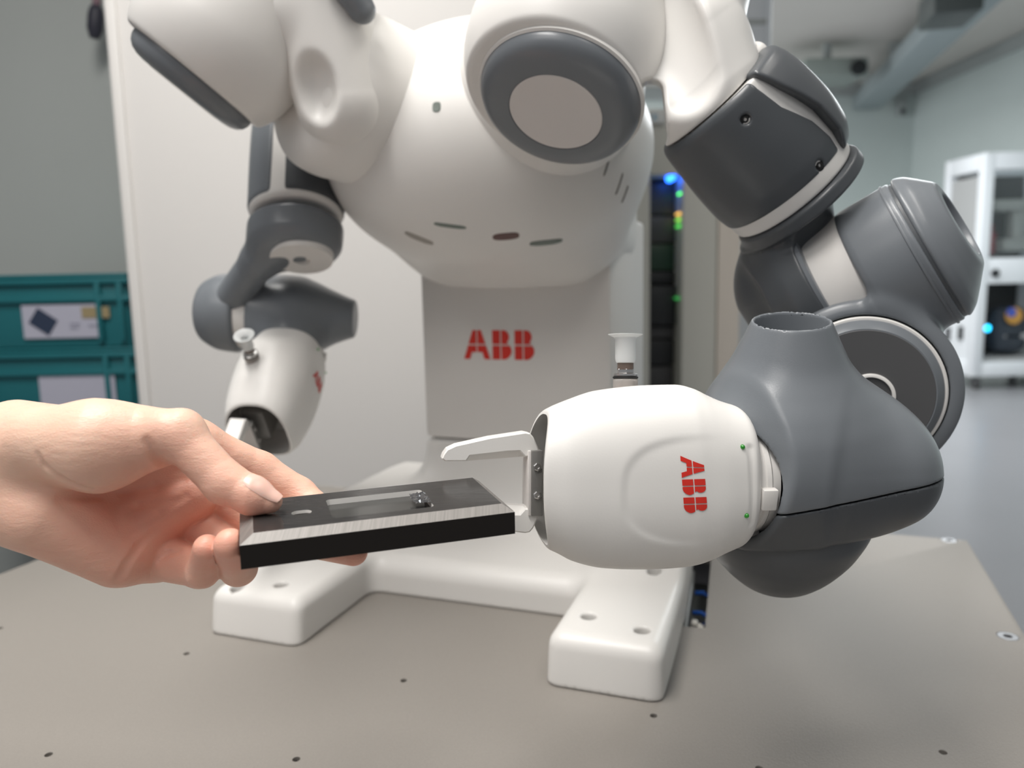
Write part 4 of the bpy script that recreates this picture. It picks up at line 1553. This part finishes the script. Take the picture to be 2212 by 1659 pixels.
wr0, wr1 = P(-230, 1018, .345), P(15, 1015, .350)
fa1 = P(-900, 1075, .372)
m_i, m_m, m_r, m_p = P(418, 962, .385), P(425, 1022, .392), P(395, 1110, .390), P(338, 1200, .378)
i_1, i_2, i_3 = P(560, 1018, .400), P(645, 1068, .402), P(715, 1120, .392)
k_1 = P(548, 1120, .392)
bot = zp - TH
k_2 = PZ(655, 1165, bot - .0075); 
k_3 = P(764, 1192, ((PZ(764, 1192, bot - .0070) - CAM) @ F))
r_1, r_2, r_3 = P(503, 1205, .378), P(515, 1226, .352), P(497, 1176, .3255)
p_1, p_2, p_3 = P(432, 1232, .363), P(438, 1234, .350), P(447, 1184, .334)
t_m, t_0, t_1, t_2, t_3 = P(70, 960, .343), P(250, 942, .343), P(385, 946, .343), P(486, 1043, .341), None
t_3 = zhand(583, 1083, .0056)
dT = (t_3 - CAM) @ F


CREASES = [  # (pixel polyline, depth of the line, radius)
    ([(82, 985), (95, 1008), (130, 1033), (190, 1056), (262, 1062), (335, 1052), (398, 1036)], .0010),
    ([(318, 952), (335, 985), (358, 1008), (372, 1022)], .0012),
    ([(345, 1210), (360, 1195), (385, 1190), (414, 1193)], .0011),
    ([(300, 1140), (345, 1108), (400, 1072), (450, 1060)], .0006),
    ([(252, 1255), (275, 1215), (300, 1180), (330, 1150)], .0006),
    ([(130, 1075), (210, 1072), (300, 1090), (380, 1082)], .0005),
]


def hand_raw(p):
    q = p
    K = .012
    # wrist and palm
    d = smin(rc(q, wr0 + U * .010, wr1 + U * .0080, .0165, .0158), rc(q, wr0 - U * .010, wr1 - U * .0078, .0155, .0155), .012)
    d = smin(d, rc(q, wr0, fa1, .0285, .036), .02)
    wA, wB, wC, wD = P(40, 930, .355), P(50, 985, .360), P(50, 1050, .360), P(45, 1110, .356)
    d = smin(d, rc(q, wA, m_i, .0135, .0125), K)
    d = smin(d, rc(q, wB, m_m, .0150, .0125), K)
    d = smin(d, rc(q, wC, m_r, .0150, .0120), K)
    d = smin(d, rc(q, wD, m_p, .0150, .0125), K)
    # heel of the hand on the little finger's side, and the ball of the thumb
    d = smin(d, rc(q, P(95, 1112, .348), P(255, 1200, .362), .0160, .0142), .012)
    d = smin(d, rc(q, P(90, 955, .342), P(215, 965, .338), .0160, .0175), .011)
    d = smin(d, rc(q, P(215, 960, .338), P(310, 950, .340), .0175, .0135), .012)
    d = smin(d, rc(q, P(240, 944, .350), P(360, 944, .352), .0110, .0100), .010)
    # pad under the fingers
    d = smin(d, rc(q, P(330, 1120, .372), P(420, 1075, .378), .011, .010), .010)
    # index finger
    f = rc(q, m_i, i_1, .0120, .0098)
    f = smin(f, rc(q, i_1, i_2, .0098, .0086), .003)
    f = smin(f, rc(q, i_2, i_3, .0084, .0072), .003)
    d = smin(d, f, .006)
    # middle finger
    f = rc(q, m_m, k_1, .0115, .0098)
    f = smin(f, rc(q, k_1, k_2, .0095, .0080), .003)
    f = smin(f, rc(q, k_2, k_3, .0078, .0062), .003)
    d = smin(d, f, .004)
    # ring finger
    f = rc(q, m_r, r_1, .0112, .0088)
    f = smin(f, rc(q, r_1, r_2, .0086, .0078), .003)
    f = smin(f, rc(q, r_2, r_3, .0078, .0066), .003)
    d = smin(d, f, .0028)
    # little finger
    f = rc(q, m_p, p_1, .0115, .0078)
    f = smin(f, rc(q, p_1, p_2, .0076, .0070), .003)
    f = smin(f, rc(q, p_2, p_3, .0068, .0058), .003)
    d = smin(d, f, .0022)
    # thumb
    f = rc(q, t_0, t_1, .0130, .0098)
    f = smin(f, rc(q, t_1 + U * .0015, t_2, .0098, .0090), .004)
    f = smin(f, rc(q, t_2, t_2 * .35 + t_3 * .65 - U * .0006, .0090, .0082), .003)
    f = smin(f, rc(q, t_2 * .35 + t_3 * .65 - U * .0006, t_3, .0082, .0052), .003)
    f = smin(f, sph(q, P(398, 926, .345), .0055), .010)
    d = smin(d, f, .0045)
    return d


CAPS = []


def hand_f(p):
    d = hand_raw(p)
    for a, b, ra, rb, k in CAPS:
        d = smax(d, -rc(p, a, b, ra, rb), k)
    # keep clear of the plate's solid
    d = smax(d, -rbox(p, pl(LN / 2, WDp / 2, (CHZ - TH) / 2), PLX, (LN / 2 + .0002, WDp / 2 + .0002, (CHZ + TH) / 2 + .0002), .0008), .0008)
    return d


def march(px, py):
    v = ray(px, py); v = v / np.linalg.norm(v)
    t = .25
    for _ in range(90):
        d = float(hand_raw((CAM + v * t)[None].astype(np.float32))[0])
        if d < .00008: return CAM + v * t
        t += d * .8
        if t > .6: return None
    return CAM + v * t


for line, dep in CREASES:
    prev = None
    n = len(line)
    for i, (x, y) in enumerate(line):
        q = march(x, y)
        if q is None: prev = None; continue
        rr = .0016
        gq = nrm(grad(hand_raw, q[None].astype(np.float32), .0004)[0])
        q = q + gq * (rr - dep * (.1 if i in (0, n - 1) else .62))
        if prev is not None and np.linalg.norm(prev[0] - q) < .022:
            CAPS.append((prev[0], q, prev[1], rr, .0022))
        prev = (q, rr)

hpts = [wr0, fa1 - R * .02 - U * .02, fa1 + U * .02, fa1 - F * .02, fa1 + F * .02, wr1, m_i, m_p, i_1, i_3, k_3, r_2, p_2, p_3, t_1, t_3, P(93, 1230, .35), P(60, 880, .35)]
Vh, Fh, Nh = mesh_sdf(hand_f, np.min(hpts, 0) - .022, np.max(hpts, 0) + .022, .00085)
ms_skin = mat('skin', (0.72, 0.45, 0.35, 1), 0.44, sss=0.0)
nt = ms_skin.node_tree
bs = nt.nodes['Principled BSDF']
bs.inputs['Subsurface Weight'].default_value = .35
bs.inputs['Subsurface Radius'].default_value = (1, .38, .22)
bs.inputs['Subsurface Scale'].default_value = .0035
at = nt.nodes.new('ShaderNodeAttribute'); at.attribute_name = 'flush'
tc = nt.nodes.new('ShaderNodeTexCoord')
n1 = nt.nodes.new('ShaderNodeTexNoise'); n1.inputs['Scale'].default_value = 90; n1.inputs['Detail'].default_value = 6
nt.links.new(tc.outputs['Object'], n1.inputs['Vector'])
ad = nt.nodes.new('ShaderNodeMath'); ad.operation = 'MULTIPLY_ADD'; ad.inputs[1].default_value = .5; ad.inputs[2].default_value = -.25
nt.links.new(n1.outputs['Fac'], ad.inputs[0])
sm = nt.nodes.new('ShaderNodeMath'); sm.operation = 'ADD'; sm.use_clamp = True
nt.links.new(ad.outputs[0], sm.inputs[0]); nt.links.new(at.outputs['Fac'], sm.inputs[1])
mx = nt.nodes.new('ShaderNodeMix'); mx.data_type = 'RGBA'
mx.inputs[6].default_value = (0.80, 0.545, 0.42, 1)
mx.inputs[7].default_value = (0.76, 0.385, 0.29, 1)
nt.links.new(sm.outputs[0], mx.inputs[0]); nt.links.new(mx.outputs[2], bs.inputs['Base Color'])
vo = nt.nodes.new('ShaderNodeTexVoronoi'); vo.inputs['Scale'].default_value = 900; vo.feature = 'DISTANCE_TO_EDGE'
mp = nt.nodes.new('ShaderNodeMapping'); mp.inputs['Scale'].default_value = (.55, 1, 1); mp.inputs['Rotation'].default_value = (.3, .4, .8)
nt.links.new(tc.outputs['Object'], mp.inputs['Vector']); nt.links.new(mp.outputs['Vector'], vo.inputs['Vector'])
n2 = nt.nodes.new('ShaderNodeTexNoise'); n2.inputs['Scale'].default_value = 260; n2.inputs['Detail'].default_value = 5
mp2 = nt.nodes.new('ShaderNodeMapping'); mp2.inputs['Scale'].default_value = (.35, 1, 1.3); mp2.inputs['Rotation'].default_value = (0, .7, 0)
nt.links.new(tc.outputs['Object'], mp2.inputs['Vector']); nt.links.new(mp2.outputs['Vector'], n2.inputs['Vector'])
bp1 = nt.nodes.new('ShaderNodeBump'); bp1.inputs['Strength'].default_value = .4; bp1.inputs['Distance'].default_value = .0003
bp2 = nt.nodes.new('ShaderNodeBump'); bp2.inputs['Strength'].default_value = .65; bp2.inputs['Distance'].default_value = .0006
nt.links.new(vo.outputs['Distance'], bp1.inputs['Height'])
nt.links.new(n2.outputs['Fac'], bp2.inputs['Height'])
nt.links.new(bp1.outputs['Normal'], bp2.inputs['Normal'])
nt.links.new(bp2.outputs['Normal'], bs.inputs['Normal'])
hand = add('person', Vh, Fh, ms_skin, None, normals=Nh)
tag(hand, 'bare hand and wrist coming in from the side, thumb on top of the black plate', 'person')
fl_ = np.full(len(Vh), .28)
for c, r, k in ((t_3, .022, .35), (p_3, .013, .75), (r_3, .014, .75), (k_3, .014, .8), (i_3, .02, .3), (P(200, 1160, .345), .045, .35), (P(330, 1160, .36), .04, .30), (P(420, 1100, .37), .03, .4), (P(330, 1000, .33), .025, .25),
                (P(350, 960, .33), .018, .2), (P(180, 900, .33), .05, -.22), (P(30, 930, .33), .05, -.2), (P(400, 915, .335), .02, -.25)):
    dd2 = ((Vh - c) ** 2).sum(1) / r ** 2
    fl_ += k * np.exp(-dd2)
at_ = hand.data.attributes.new('flush', 'FLOAT', 'POINT')
if len(hand.data.vertices) == len(fl_):
    at_.data.foreach_set('value', np.clip(fl_, 0, 1).astype(np.float32))
mnail = mat('nail', (0.78, 0.50, 0.42, 1), 0.30)
mnail.node_tree.nodes['Principled BSDF'].inputs['Subsurface Weight'].default_value = .2
mnail.node_tree.nodes['Principled BSDF'].inputs['Subsurface Scale'].default_value = .002


def nail(name, c, along, up, ln, wd, lift=.0004, tip=.0):
    """thin curved shield lying on the finger"""
    along = nrm(along - up * np.dot(along, up)); side = np.cross(up, along)
    nu, nv = 16, 13
    G = []
    for i in range(nu):
        u = i / (nu - 1) * 2 - 1
        for j in range(nv):
            v = j / (nv - 1) * 2 - 1
            wv = wd * math.sqrt(max(0, 1 - abs(u) ** 3.2 * .55))
            G.append(c + along * (u * ln) + side * (v * wv) + up * .0012)
    G = np.array(G, np.float32)
    for _ in range(6):
        d = hand_raw(G); g = grad(hand_raw, G, .0004)
        G = G - d[:, None] * g / np.maximum((g * g).sum(1), .3)[:, None]
    g = grad(hand_raw, G, .0008); g /= np.linalg.norm(g, axis=1)[:, None]
    top, bot_ = [], []
    for i in range(nu):
        u = i / (nu - 1) * 2 - 1
        for j in range(nv):
            v = j / (nv - 1) * 2 - 1
            e = max(0, 1 - max(abs(v) ** 4, max(0, -u) ** 6))
            top.append(G[i * nv + j] + g[i * nv + j] * (.00012 + lift * e) + along * (tip * max(0, u) ** 2))
            bot_.append(G[i * nv + j] - g[i * nv + j] * .0004 + along * (tip * max(0, u) ** 2))
    Fc = []
    n = nu * nv
    for i in range(nu - 1):
        for j in range(nv - 1):
            a, b, c2, d2 = i * nv + j, i * nv + j + 1, (i + 1) * nv + j + 1, (i + 1) * nv + j
            Fc += [[a, d2, c2, b], [n + a, n + b, n + c2, n + d2]]
    ed = [j for j in range(nv)] + [i * nv + nv - 1 for i in range(1, nu)] + [(nu - 1) * nv + j for j in range(nv - 2, -1, -1)] + [i * nv for i in range(nu - 2, 0, -1)]
    for k in range(len(ed)):
        a, b = ed[k], ed[(k + 1) % len(ed)]
        Fc.append([a, b, n + b, n + a])
    return add(name, np.array(top + bot_), Fc, mnail, hand, sharp=60)


tq = P(572, 1058, .33)
tdir = nrm(t_3 - t_2)
tup = nrm(-ray(572, 1058) * .55 + U * .62 + R * .30)
nail('thumbnail', t_2 * .28 + t_3 * .72 + tup * .007, tdir, tup, .0082, .0055, .00035, .0020)
nail('fingernail', r_3 * .8 + r_2 * .2 + R * .006, nrm(r_3 - r_2), nrm(R * .9 - F * .28 - U * .1), .0052, .0044)
nail('fingernail', p_3 * .8 + p_2 * .2 + R * .005, nrm(p_3 - p_2), nrm(R * .85 - F * .45 - U * .1), .0042, .0034)
